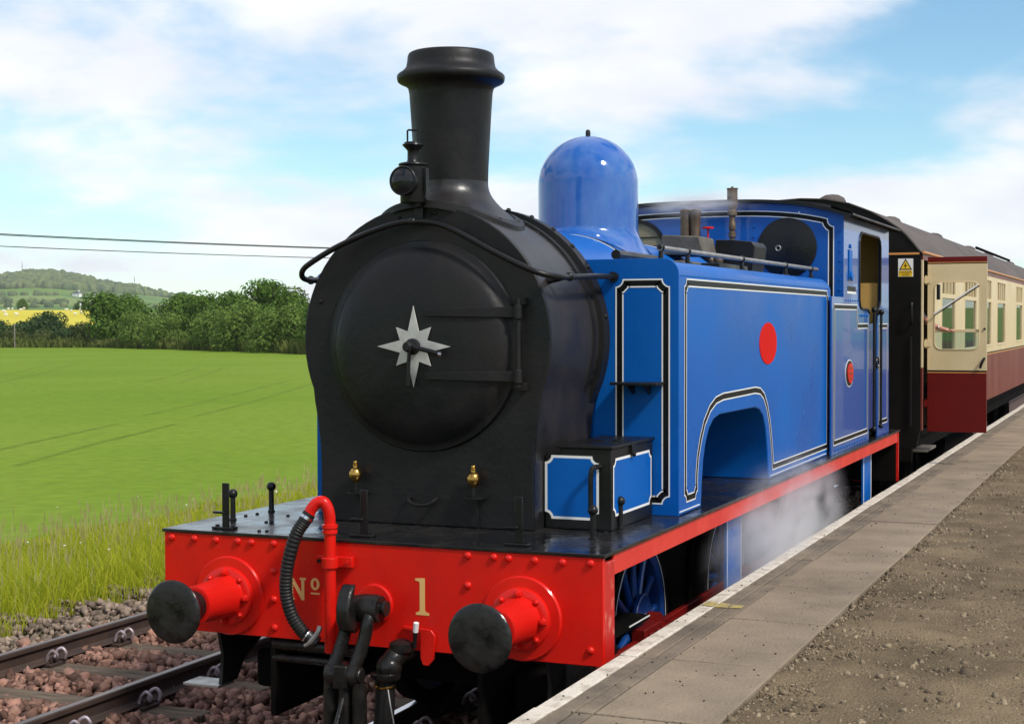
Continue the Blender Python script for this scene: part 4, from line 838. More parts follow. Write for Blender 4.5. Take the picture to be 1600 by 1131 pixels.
# standing railway worker in the doorway: forearm rests on the open door's window rail
FX, FY, FZ = 1.02, 11.02, 1.282
pv = [(0, 0, .92), (0, 0, 1.08), (0, -.02, 1.25), (0, -.03, 1.42), (0, -.03, 1.50), (0, -.04, 1.56), (0, -.05, 1.66), (0, -.05, 1.75),
      (-.09, 0, .88), (-.11, -.01, .48), (-.11, .02, .09), (-.11, -.13, .03), (.09, 0, .88), (.11, -.01, .48), (.11, .02, .09), (.11, -.13, .03),
      (-.18, -.02, 1.41), (-.24, .0, 1.14), (-.22, -.14, .92), (.18, -.04, 1.40), (.30, -.22, 1.27), (.40, -.40, 1.20), (.55, -.45, 1.145)]
pe = [(0, 1), (1, 2), (2, 3), (3, 4), (4, 5), (5, 6), (6, 7), (0, 8), (8, 9), (9, 10), (10, 11), (0, 12), (12, 13), (13, 14), (14, 15), (3, 16), (16, 17), (17, 18), (3, 19), (19, 20), (20, 21), (21, 22)]
pr_ = [(.15, .11), (.145, .10), (.16, .11), (.15, .10), .06, .06, (.085, .10), (.06, .075), .09, .06, .045, .04, .09, .06, .045, .04, .065, .048, .035, .065, .048, .044, .034]
person = thing('person', 'person in dark jacket in carriage doorway, bare forearm resting on open door window', 'person', (FX, FY, FZ))
body = skin_mesh('body', pv[:21], [e for e in pe if max(e) <= 20], pr_[:21], SHIRT, person)
arm = skin_mesh('forearm', [(.29, -.20, 1.28), (.36, -.33, 1.23), (.45, -.43, 1.185), (.53, -.445, 1.155), (.58, -.45, 1.145), (.615, -.452, 1.140)], [(i, i+1) for i in range(5)], [.046, .045, .036, .027, (.036, .02), (.034, .017)], SKIN, person)
for k, (dx, dy_, ln) in enumerate(((.0, .030, .068), (.004, .010, .080), (.004, -.010, .078), (0, -.028, .062))):
    skin_mesh('finger', [(.61, -.452+dy_*.8, 1.140), (.61+ln*.45, -.452+dy_, 1.140), (.61+ln*.8, -.452+dy_, 1.130), (.61+ln, -.452+dy_, 1.115)], [(0, 1), (1, 2), (2, 3)], [.010, .009, .0085, .007], SKIN, person, sub=1)
skin_mesh('thumb', [(.565, -.475, 1.142), (.60, -.498, 1.135), (.635, -.505, 1.125)], [(0, 1), (1, 2)], [.012, .010, .008], SKIN, person, sub=1)
obj('wristwatch', MB().tube([(.505, -.442+.033*math.cos(a), 1.165+.03*math.sin(a)) for a in np.linspace(0, 2*math.pi, 17)[:-1]], .007, 6, closed=True), STEEL, person)
def head(parent, c, face=-1):
    h = obj('head', MB().ball((0, 0, 0), 1, 24, 16, (.075, .095, .115)).ball((0, face*.075, -.055), .05, 12, 8, (1, .7, .9)).ball((0, face*.098, -.012), .018, 8, 6, (.8, 1.1, 1.5)), SKIN, parent, smooth=80); h.location = c
    for s in (-1, 1):
        obj('ear', MB().ball((s*.077, .005, -.01), .022, 8, 6, (.4, .8, 1.3)), SKIN, h, smooth=80)
        obj('eye', MB().ball((s*.030, face*.084, .012), .011, 8, 6), WHITE, h, smooth=80)
        obj('pupil', MB().ball((s*.030, face*.094, .012), .005, 6, 5), BLK, h, smooth=80)
    obj('mouth', MB().box(-.022, .022, min(face*.104, face*.108), max(face*.104, face*.108), -.060, -.053), MAROON, h)
    obj('hair', MB().ball((0, -face*.012, .025), 1, 20, 12, (.080, .094, .100)), HAIR, h, smooth=80)
    return h
head(person, (0, -.05, 1.69))
# thin stick held across the door window
stick = tag(obj('flag_stick', MB().tube([(1.478, 10.52, 2.60), (1.955, 10.53, 2.925)], .0085, 8), WHITE), 'thin white stick slanting across the window of the open door', 'stick')
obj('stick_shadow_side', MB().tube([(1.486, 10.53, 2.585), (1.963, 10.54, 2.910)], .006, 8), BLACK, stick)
# seated passenger behind the first window
sp_ = thing('person', 'seated passenger in dark clothes seen through the first carriage window', 'person', (1.03, 12.62, 1.75))
skin_mesh('body', [(0, 0, .08), (0, .0, .3), (0, 0, .5), (0, 0, .56), (0, -.02, .64), (-.1, -.05, .08), (-.12, -.42, .08), (-.12, -.42, -.38), (.1, -.05, .08), (.12, -.42, .08), (.12, -.42, -.38), (-.18, 0, .47), (-.23, -.05, .22), (-.15, -.28, .2), (.18, 0, .47), (.23, -.05, .22), (.15, -.28, .2)],
          [(0, 1), (1, 2), (2, 3), (3, 4), (0, 5), (5, 6), (6, 7), (0, 8), (8, 9), (9, 10), (2, 11), (11, 12), (12, 13), (2, 14), (14, 15), (15, 16)], [(.15, .11), (.15, .11), (.15, .10), .06, .055, .085, .065, .05, .085, .065, .05, .065, .05, .04, .065, .05, .04], SHIRT, sp_)
head(sp_, (0, -.03, .745))

# ================================================================== TRACKS
rail_prof = [(-.036, 0), (.036, 0), (.036, -.035), (.010, -.048), (.009, -.125), (.066, -.147), (.066, -.158), (-.066, -.158), (-.066, -.147), (-.009, -.125), (-.010, -.048), (-.036, -.035)]
def bullet(h): return rail_prof
def make_track(xc, y0, y1, name, shine):
    tr = bpy.data.objects.new(name, None); C.objects.link(tr); tr.location = (xc, 0, 0); tr['kind'] = 'structure'
    for s in (-1, 1):
        r_ = obj('rail', MB().prism([(x+s*.7525, z) for x, z in rail_prof], y0, y1, 1), RAILSIDE, tr, bevel=.006)
        obj('rail_head', MB().box(s*.7525-.024, s*.7525+.024, y0, y1, .0005, .002), shine, r_, smooth=0)
    first = None
    ks = [k for k in range(int((y0-.99)/.83), int((min(y1, 26)-.99)/.83)+1)]
    for k in ks:
        y = .99+.83*k
        if first is None:
            first = (obj('sleeper', MB().box(-1.30, 1.30, -.125, .125, -.31, -.186), SLEEPER, tr, bevel=.012),)
            first[0].location = (0, y, 0); sl_ = first[0]
            pl = obj('baseplate', MB().box(-.13, .13, -.09, .09, -.185, -.158).box(-.105, -.072, -.05, .05, -.158, -.12).box(.072, .105, -.05, .05, -.158, -.12), RAILSIDE, sl_, bevel=.005); pl.location = (-.7525, 0, 0)
            cl = obj('rail_clip', MB().tube(spline([(.065, -.06, -.140), (.085, -.06, -.085), (.125, -.055, -.055), (.155, -.045, -.085), (.135, -.025, -.120), (.10, .0, -.115), (.10, .02, -.070), (.135, .04, -.050), (.165, .05, -.085), (.15, .055, -.135)], 5), .0125, 8), CLIP, sl_); cl.location = (-.7525, 0, 0)
            src = (sl_, pl, cl); parts = [sl_]
            q = sl_
            inst(pl, q, (.7525, 0, 0)); inst(cl, q, (.7525, 0, 0)); inst(cl, q, (-.7525, 0, 0), (0, 0, math.pi)); inst(cl, q, (.7525, 0, 0), (0, 0, math.pi))
        else:
            q = inst(src[0], tr, (random.uniform(-.03, .03), y, 0), (0, 0, random.uniform(-.012, .012)))
            for xx in (-.7525, .7525):
                inst(src[1], q, (xx, 0, 0)); inst(src[2], q, (xx, 0, 0)); inst(src[2], q, (xx, 0, 0), (0, 0, math.pi))
    return tr
make_track(0, -8, 60, 'railway_track', RAILSHINE)
make_track(-3.575, -8, 60, 'railway_track', RAILTOP)
# ballast
struct('ballast_bed', MB().box(-5.35, 1.30, -12, 70, -.50, -.262), BED)
def in_sleeper(P):
    k = np.abs(((P[:, 1]-.99+.415) % .83)-.415) < .13; ins = (np.abs(P[:, 0]+3.575) < 1.29) | (np.abs(P[:, 0]) < 1.29); return k & ins
def stones(n, x0, x1, y0, y1, z, smin, smax):
    P = np.stack([rng.uniform(x0, x1, n), rng.uniform(y0, y1, n), np.full(n, z)], 1)
    ns = in_sleeper(P); P = P[~ns | (rng.random(n) < .03)]; n = len(P)
    s = rng.uniform(smin, smax, n); s = s*rng.choice([.7, 1, 1, 1.15], n)
    mid = 0.04*np.cos(((P[:, 1]-.99) % .83)/.83*2*math.pi)
    P[:, 2] += rng.uniform(-.035, .045, n)-mid
    return P, s
P1, S1 = stones(36000, -4.9, .95, -3.0, 7.5, -.235, .026, .046)
o = obj('ballast', scatter_rocks(P1, S1, (.55, .95), .2, 0), BALLAST, smooth=0, kind='stuff'); tag(o, 'reddish brown ballast stones packed between the rails', 'ballast')
P2, S2 = stones(11000, -6.0, -4.75, -8.0, 12, -.225, .018, .040)
P3, S3 = stones(9000, -4.9, .95, 7.5, 22, -.235, .03, .05)
o = obj('ballast_shoulder', scatter_rocks(np.concatenate([P2, P3]), np.concatenate([S2, S3]), (.55, .95), .2, 0), BALLASTG, smooth=0, kind='stuff'); tag(o, 'grey brown stones along the grass edge of the track', 'ballast')

# ================================================================== PLATFORM
ZP = .915; XP = 1.390
plat = struct('platform', MB().box(XP+.06, 40, -14, 120, -.5, ZP-.07), DIRT)
struct_wall = obj('platform_face', MB().box(XP+.02, XP+.059, -14, 120, -.5, ZP-.075), EDGEB, plat)
PIT = 1.097; Y0P = -.058
src = None; k = -7; n_sl = 0
vars_ = []
for v in range(3):
    pass
def slabs(name, x0, x1, m, dz_, per=1):
    base = None; L = PIT/per
    for k in range(-8*per, 50*per):
        y = Y0P+L*k
        if base is None:
            base = obj(name, MB().box(x0+.004, x1-.004, .007, L-.007, -.068, 0), m, plat, bevel=.006); base.location = (0, y, ZP+dz_)
            q = base
        else: q = inst(base, plat, (0, y, ZP+dz_))
        q.rotation_euler = (random.uniform(-.0012, .0012), random.uniform(-.0015, .0015), random.uniform(-.0008, .0008)); q.location.z += random.uniform(-.0025, .0025)
slabs('edge_block', XP, 1.486, EDGEW, 0)
slabs('coping_block', 1.486, 1.572, EDGEB, 0)
slabs('coping_block', 1.572, 1.655, EDGEB, 0)
slabs('paving_slab', 1.655, 2.182, SLAB, 0)
obj('yellow_mark', MB().prism([(1.412, 1.34), (1.482, 1.31), (1.484, 1.44), (1.414, 1.46)], ZP+.0045, ZP+.006, 2).prism([(1.492, 1.30), (1.568, 1.31), (1.567, 1.42), (1.493, 1.44)], ZP+.0045, ZP+.006, 2).prism([(1.577, 1.31), (1.645, 1.32), (1.643, 1.40), (1.578, 1.41)], ZP+.0045, ZP+.006, 2), YELL, plat, smooth=0)
# gritty surface behind the slabs
nx, ny = 150, 260
gx = 2.185+np.concatenate([np.linspace(0, 3.2, 110), np.linspace(3.3, 38, 40)]); gy = np.concatenate([np.linspace(-5, 12, 200), np.linspace(12.3, 110, 60)])
GX, GY = np.meshgrid(gx, gy)
def vnoise(x, y, sc, seed=0):
    r = np.random.default_rng(seed); T = r.random((64, 64)); u, v = x*sc, y*sc; i, j = np.floor(u).astype(int), np.floor(v).astype(int); a, b = u-i, v-j
    a = a*a*(3-2*a); b = b*b*(3-2*b); g = lambda p, q: T[p % 64, q % 64]
    return (g(i, j)*(1-a)+g(i+1, j)*a)*(1-b)+(g(i, j+1)*(1-a)+g(i+1, j+1)*a)*b
GZ = ZP-.020+.022*vnoise(GX, GY, 1.3, 1)+.012*vnoise(GX, GY, 5, 2)+.010*vnoise(GX, GY, 14, 3)
GZ -= .012*np.exp(-(GX-2.185)/.04)
V = np.stack([GX, GY, GZ], -1).reshape(-1, 3); idx = np.arange(len(V)).reshape(GX.shape)
Fq = np.stack([idx[:-1, :-1], idx[:-1, 1:], idx[1:, 1:], idx[1:, :-1]], -1).reshape(-1, 4)
gr = obj('gravel_surface', npmesh('gravel_surface', V, Fq), DIRT, kind='structure', smooth=0); gr.data.shade_smooth()
n = 42000; yy = -3+15*rng.random(n)**1.6; xx = 2.2+rng.random(n)**1.2*3.4
P = np.stack([xx, yy, ZP+.002+.022*vnoise(xx, yy, 1.3, 1)-.005], 1); P[:, 2] -= .01
S = rng.uniform(.003, .009, n)*np.where(rng.random(n) < .07, 2.2, 1); S[:70] *= 2.0
o = obj('loose_gravel', scatter_rocks(P, S, (.35, .7), .2, 0), PEBBLE, smooth=0, kind='stuff'); tag(o, 'loose small stones scattered over the brown platform surface', 'gravel')
n = 260; P = np.stack([rng.uniform(1.40, 2.17, n), -1.5+13*rng.random(n)**1.5, np.full(n, ZP+.004)], 1)
o = obj('slab_grit', scatter_rocks(P, rng.uniform(.0025, .006, n), (.5, .8), .3), IRON, smooth=0, kind='stuff'); tag(o, 'dark specks of grit lying on the paving slabs', 'grit')

# ================================================================== LAND
HILL = [(-900, 470), (-600, 462), (-400, 452), (-250, 444), (-120, 438), (0, 432), (20, 430), (40, 427), (75, 425.5), (110, 430), (160, 440), (210, 448), (260, 459), (300, 463.5), (330, 467), (360, 469.5), (400, 472), (480, 475), (650, 478), (900, 480), (1300, 482), (1900, 482)]
def hill_tan(px): return (500.5-4.5-np.interp(px, [a for a, b in HILL], [b for a, b in HILL]))/F_PX
def px_of_angle(az):   # azimuth measured from camera forward, positive to the right
    return 800+F_PX*np.tan(np.clip(az, -1.2, 1.2))
YAWDIR = math.atan2(FW.y, FW.x)
def ground_z(x, y):
    x = np.asarray(x, float); y = np.asarray(y, float)
    dx, dy = x-CAM.x, y-CAM.y; r = np.hypot(dx, dy)
    az = (YAWDIR-np.arctan2(dy, dx)+math.pi) % (2*math.pi)-math.pi
    z = np.full(r.shape, -.75)
    z = np.where((x > -12), np.interp(x, [-12, -9, -6.3, -5.2, 1.3], [-.75, -.62, -.34, -.30, -.5]), z)
    sw = .35*np.sin(x*.02+1)*np.clip((r-40)/100, 0, 1); z = z+np.where(x < -12, sw*.6, 0)
    px = px_of_angle(az); ht = CAM.z+hill_tan(px)*3000.0
    z = np.where(r > 230, np.interp(r, [230, 430, 640, 800, 1500], [-.75, 0.6, 7.2, 6.5, 11.0]), z)
    base = 11.0
    t = np.clip((r-1500)/(3000-1500), 0, 1)
    z = np.where(r > 1500, base+(np.maximum(ht, 14)-base)*(t**1.25), z)
    z = np.where(r > 3000, np.maximum(ht, 14)*np.clip(1-(r-3000)/6000, .2, 1), z)
    return z
na = 420; rad_ = np.concatenate([np.geomspace(5, 230, 60), np.linspace(240, 640, 22), np.linspace(670, 1500, 16), np.linspace(1550, 3000, 44), [3300, 4000, 5200, 6200]])
aa = np.concatenate([np.linspace(-.42, .42, 260), np.linspace(.42, 2*math.pi-.42, 161)[1:-1]])
AA, RR = np.meshgrid(aa, rad_)
WX = CAM.x+RR*np.cos(YAWDIR-AA); WY = CAM.y+RR*np.sin(YAWDIR-AA)
WZ = ground_z(WX, WY)
V = np.stack([WX, WY, WZ], -1).reshape(-1, 3); idx = np.arange(len(V)).reshape(WX.shape)
nx2 = np.roll(idx, -1, 1)
Fq = np.stack([idx[:-1], idx[1:], nx2[1:], nx2[:-1]], -1)
Fq = Fq.reshape(-1, 4)
V = np.concatenate([V, [[CAM.x, CAM.y, -.6]]])
def field_mat(name, stops, scale, vor=True, rough=.9):
    m = bpy.data.materials.new(name); m.use_nodes = True; t = m.node_tree; b = t.nodes['Principled BSDF']; b.inputs['Roughness'].default_value = rough; b.inputs['Specular IOR Level'].default_value = .04
    tcn = t.nodes.new('ShaderNodeTexCoord'); r_ = t.nodes.new('ShaderNodeValToRGB'); r_.color_ramp.interpolation = 'CONSTANT' if vor else 'LINEAR'
    if vor:
        tx = t.nodes.new('ShaderNodeTexVoronoi'); tx.inputs['Scale'].default_value = scale; t.links.new(tcn.outputs['Object'], tx.inputs['Vector'])
        sp2 = t.nodes.new('ShaderNodeSeparateColor'); t.links.new(tx.outputs['Color'], sp2.inputs[0]); t.links.new(sp2.outputs[0], r_.inputs[0])
    else:
        tx = t.nodes.new('ShaderNodeTexNoise'); tx.inputs['Scale'].default_value = scale; tx.inputs['Detail'].default_value = 10; tx.inputs['Roughness'].default_value = .65; t.links.new(tcn.outputs['Object'], tx.inputs['Vector']); t.links.new(tx.outputs['Fac'], r_.inputs[0])
    els = r_.color_ramp.elements
    while len(els) < len(stops): els.new(.5)
    for e_, (p_, c_) in zip(els, stops): e_.position = p_; e_.color = (*c_, 1)
    n2 = t.nodes.new('ShaderNodeTexNoise'); n2.inputs['Scale'].default_value = 2.5; n2.inputs['Detail'].default_value = 8; t.links.new(tcn.outputs['Object'], n2.inputs['Vector'])
    mxn = t.nodes.new('ShaderNodeMix'); mxn.data_type = 'RGBA'; mxn.blend_type = 'MULTIPLY'; mxn.inputs['Factor'].default_value = .35
    t.links.new(r_.outputs[0], mxn.inputs['A']); mr = t.nodes.new('ShaderNodeMapRange'); mr.inputs['From Min'].default_value = .3; mr.inputs['From Max'].default_value = .7; mr.inputs['To Min'].default_value = .55; mr.inputs['To Max'].default_value = 1.2
    t.links.new(n2.outputs['Fac'], mr.inputs['Value']); t.links.new(mr.outputs[0], mxn.inputs['B']); t.links.new(mxn.outputs['Result'], b.inputs['Base Color'])
    bp = t.nodes.new('ShaderNodeBump'); bp.inputs['Strength'].default_value = .5; bp.inputs['Distance'].default_value = .1; t.links.new(n2.outputs['Fac'], bp.inputs['Height']); t.links.new(bp.outputs[0], b.inputs['Normal'])
    return m
CROP = field_mat('young_crop', [(.3, (.126, .216, .016)), (.5, (.160, .244, .024)), (.7, (.198, .264, .040))], .03, False)
RAPE = field_mat('yellow_crop', [(.3, (.50, .42, .04)), (.5, (.58, .50, .06)), (.7, (.54, .48, .08))], .01, False)
PAST = field_mat('pasture_patchwork', [(0, (.13, .21, .045)), (.3, (.16, .24, .07)), (.55, (.10, .175, .05)), (.8, (.19, .24, .075)), (.92, (.20, .13, .075))], .0042, True)
gnd = struct('ground', npmesh('ground', V, Fq), CROP, smooth=0); gnd.data.shade_smooth()
gnd.data.materials.append(RAPE); gnd.data.materials.append(PAST)
fc = V[Fq].mean(1); rr_ = np.hypot(fc[:, 0]-CAM.x, fc[:, 1]-CAM.y); az_ = (YAWDIR-np.arctan2(fc[:, 1]-CAM.y, fc[:, 0]-CAM.x)+math.pi) % (2*math.pi)-math.pi
pxf = px_of_angle(az_); mi = np.where(rr_ < 235, 0, np.where((rr_ > 380) & (rr_ < 660) & (pxf < 150), 1, 2)).astype(np.int32)
gnd.data.polygons.foreach_set('material_index', mi); gnd.data.update()
# wheel marks through the crop
def gz1(x, y): return float(ground_z(np.array([x]), np.array([y]))[0])
def ground_at(px, py, rmax=228):
    d = ray(px, py)
    lo, hi = 5, rmax
    for t_ in np.linspace(10, rmax, 1500):
        p = CAM+d*t_
        if p.z < gz1(p.x, p.y): return p
    return CAM+d*rmax
TRAM = field_mat('crop_wheel_mark', [(.3, (.112, .176, .019)), (.5, (.138, .205, .024)), (.7, (.155, .225, .029))], .8, False)
def tram(pts):
    P = [ground_at(*p) for p in pts]; P = spline(P, 10); m_ = MB(); rows = []
    for o_ in (-.95, .95):
        L_, R_ = [], []
        for i, p in enumerate(P):
            t_ = (P[min(i+1, len(P)-1)]-P[max(i-1, 0)]); t_.z = 0; t_.normalize(); n_ = Vector((-t_.y, t_.x, 0))
            for l, w_ in ((L_, -.10), (R_, .10)):
                q = p+n_*(o_+w_); l.append((q.x, q.y, gz1(q.x, q.y)+.006))
        m_.strip([L_, R_], False)
    wm_ = struct('wheel_mark', m_, TRAM, smooth=0)
    if wm_.data.polygons[0].normal.z < 0: wm_.data.flip_normals()
tram([(-40, 728), (60, 702), (140, 683), (230, 662)]); tram([(265, 650), (340, 632), (400, 616), (480, 594)]); tram([(-30, 598), (40, 584), (105, 566)]); tram([(255, 597), (300, 585), (330, 574)])

# ------------------------------------------------------------------ verge grass
def blades(n, xf, hmin, hmax, wd, lean, dry=False):
    x, y = xf(n); n = len(x); z = ground_z(x, y); h = rng.uniform(hmin, hmax, n)*np.where(x > -40, np.clip((x+12.4)/4.0, .4, 1), 1)*(.7+.6*vnoise(x, y, 1.1, 5)); a = rng.uniform(0, 2*math.pi, n); b = rng.uniform(0, 2*math.pi, n); l = rng.uniform(.1, lean, n)*h
    w_ = wd*rng.uniform(.7, 1.3, n)*np.clip(np.hypot(x-CAM.x, y-CAM.y)/14, 1, 3)
    ux, uy = np.cos(a)*w_, np.sin(a)*w_; lx, ly = np.cos(b)*l, np.sin(b)*l
    V = np.zeros((n, 5, 3)); z0 = z-.03
    V[:, 0] = np.stack([x-ux, y-uy, z0], 1); V[:, 1] = np.stack([x+ux, y+uy, z0], 1)
    V[:, 2] = np.stack([x+ux*.75+lx*.35, y+uy*.75+ly*.35, z+h*.58], 1); V[:, 3] = np.stack([x-ux*.75+lx*.35, y-uy*.75+ly*.35, z+h*.58], 1)
    V[:, 4] = np.stack([x+lx, y+ly, z+h*rng.uniform(.88, 1.0, n)], 1)
    F = np.array([[0, 1, 2], [0, 2, 3], [3, 2, 4]])[None]+(np.arange(n)*5)[:, None, None]
    return V.reshape(-1, 3), F.reshape(-1, 3), x, y, z, h, lx, ly
def verge_pts(n):
    y = np.where(rng.random(n) < .13, rng.uniform(-12, 1.5, n), 1.5+44*rng.random(n)**1.9); edge = -5.45-.22*np.sin(y*1.7)-.15*np.sin(y*.6+1); x = edge-rng.random(n)**.85*(6.0+0*y); return x, y
V1, F1, *_ = blades(190000, verge_pts, .12, .44, .0052, .75)
o = obj('verge_grass', npmesh('verge_grass', V1, F1), GRASS, smooth=0, kind='stuff'); tag(o, 'tall unmown grass along the railway verge beside the crop field', 'grass')
V2, F2, x2, y2, z2, h2, lx2, ly2 = blades(3400, verge_pts, .42, .84, .0022, .30)
# seed heads on the tall stalks
n2_ = len(x2); hv = np.zeros((n2_, 4, 3)); tx_, ty_, tz_ = x2+lx2, y2+ly2, z2+h2*.94
sz = np.clip(np.hypot(x2-CAM.x, y2-CAM.y)/16, 1, 2.5)*.008
hv[:, 0] = np.stack([tx_-sz, ty_, tz_], 1); hv[:, 1] = np.stack([tx_, ty_-sz*.5, tz_-.07], 1); hv[:, 2] = np.stack([tx_+sz, ty_, tz_], 1); hv[:, 3] = np.stack([tx_+lx2*.08, ty_+ly2*.08, tz_+.09], 1)
Fh = np.array([[0, 1, 2], [0, 2, 3]])[None]+(np.arange(n2_)*4)[:, None, None]+len(V2)
o = obj('seed_stalks', npmesh('seed_stalks', np.concatenate([V2, hv.reshape(-1, 3)]), np.concatenate([F2, Fh.reshape(-1, 3)])), GRASSD, smooth=0, kind='stuff'); tag(o, 'tall dry seed stalks standing above the verge grass', 'grass')
xf_, yf_ = verge_pts(160); zf_ = ground_z(xf_, yf_)+rng.uniform(.35, .6, 160)
o = obj('wild_flowers', scatter_rocks(np.stack([xf_, yf_, zf_], 1), rng.uniform(.008, .018, 160), (.4, .7), .2), FLOWER, smooth=0, kind='stuff'); tag(o, 'tiny white wild flowers dotted through the tall grass', 'flowers')

# ------------------------------------------------------------------ trees
def crown_mesh(seed, w_, h, lobes, n, leaf, z0=.12):
    r = np.random.default_rng(seed); Lc = []
    for i in range(lobes):
        a = r.uniform(0, 2*math.pi); d = r.uniform(0, .62)*w_/2; zz = h*r.uniform(z0+.15, .86); lim = 1-max(0, (zz/h-.55))*1.1
        Lc.append((d*math.cos(a)*lim, d*math.sin(a)*lim, zz, r.uniform(.18, .32)*w_*(1.1-.35*zz/h)))
    Lc.append((0, 0, h*.80, h*.2))
    Lc = np.array(Lc); k = r.choice(len(Lc), n, p=Lc[:, 3]**2/(Lc[:, 3]**2).sum())
    d = r.normal(size=(n, 3)); d /= np.linalg.norm(d, axis=1, keepdims=True); rad = Lc[k, 3]*(r.random(n)**.22)*r.uniform(.88, 1.08, n)
    P = Lc[k, :3]+d*rad[:, None]*np.array([1, 1, .85]); P[:, 2] = np.maximum(P[:, 2], h*z0*r.uniform(.2, 1, n))
    nrm = d*1.0+r.normal(size=(n, 3))*.38; nrm /= np.linalg.norm(nrm, axis=1, keepdims=True)
    t1 = np.cross(nrm, r.normal(size=(n, 3))); t1 /= np.linalg.norm(t1, axis=1, keepdims=True); t2 = np.cross(nrm, t1); s = leaf*r.uniform(.6, 1.35, n)[:, None]
    V = np.stack([P-t1*s, P-t2*s*.6, P+t1*s, P+t2*s*.6], 1).reshape(-1, 3); F = np.arange(n*4).reshape(-1, 4)
    return npmesh('crown', V, F)
def trunk_mesh(h, r0, seed):
    rr = random.Random(seed); m_ = MB(); pts = spline([(0, 0, -.3), (rr.uniform(-.1, .1), rr.uniform(-.1, .1), h*.25), (rr.uniform(-.2, .2), rr.uniform(-.2, .2), h*.55), (rr.uniform(-.3, .3), 0, h*.8)], 4)
    m_.tube(pts, [r0*(1-.8*i/(len(pts)-1)) for i in range(len(pts))], 8)
    for i in range(5):
        a = rr.uniform(0, 6.28); b = pts[rr.randint(4, 9)]; L = h*rr.uniform(.22, .38)
        m_.tube(spline([b, b+Vector((math.cos(a)*L*.5, math.sin(a)*L*.5, L*.45)), b+Vector((math.cos(a)*L*.9, math.sin(a)*L*.9, L*.9))], 3), [r0*.4, r0*.38, r0*.34, r0*.3, r0*.25, r0*.2, r0*.1], 6)
    return m_
VAR = {}
def variant(key, w_, h, lobes, n, leaf, lm, seed, z0=.06):
    VAR[key] = (crown_mesh(seed, w_, h, lobes, n, leaf, z0), lm, trunk_mesh(h, .035*h, seed))
variant('broad', 8.6, 8.0, 22, 8000, .21, LEAFA, 3); variant('broad2', 9.0, 7.4, 24, 8000, .21, LEAFA, 8)
variant('willow', 9.5, 6.6, 20, 8000, .205, LEAFB, 5, .02); variant('willow2', 8.8, 6.2, 22, 8000, .205, LEAFB, 12, .02)
variant('tall', 9.4, 9.6, 26, 9500, .21, LEAFA, 6); variant('dark', 7.0, 5.4, 14, 5200, .19, LEAFD, 7, .05); variant('hedge', 6.5, 3.2, 12, 4000, .18, GORSE, 9, .0); variant('hedged', 6.5, 3.0, 12, 4000, .18, LEAFD, 14, .0)
made = {}
def tree(key, px, dist, hpx, name, label, cat, group=None, wide=1.0):
    d = ray(px, 500); d = Vector((d.x, d.y, 0)).normalized(); p = Vector((CAM.x, CAM.y, 0))+d*dist; z = gz1(p.x, p.y)
    cm, lm, tm = VAR[key]
    e = thing(name, label, cat, (p.x, p.y, z), group)
    hh = hpx*dist/F_PX; h0 = max(v.co.z for v in cm.vertices) if key not in made else made[key][2]
    sc = hh/h0
    if key not in made:
        c_ = obj('crown', cm, lm, e, smooth=0); t_ = obj('trunk', tm, BARK, e); made[key] = (c_, t_, h0)
    else: c_ = inst(made[key][0], e); t_ = inst(made[key][1], e)
    a = random.uniform(0, 6.28)
    for q in (c_, t_): q.rotation_euler = (0, 0, a); q.scale = (sc*wide, sc*wide, sc)
    return e
def edge_dist(px): return float(np.interp(px, [-100, 0, 150, 300, 470, 700, 1100], [222, 218, 214, 190, 160, 135, 100]))
edge = 'trees and bushes along the far edge of the crop field'
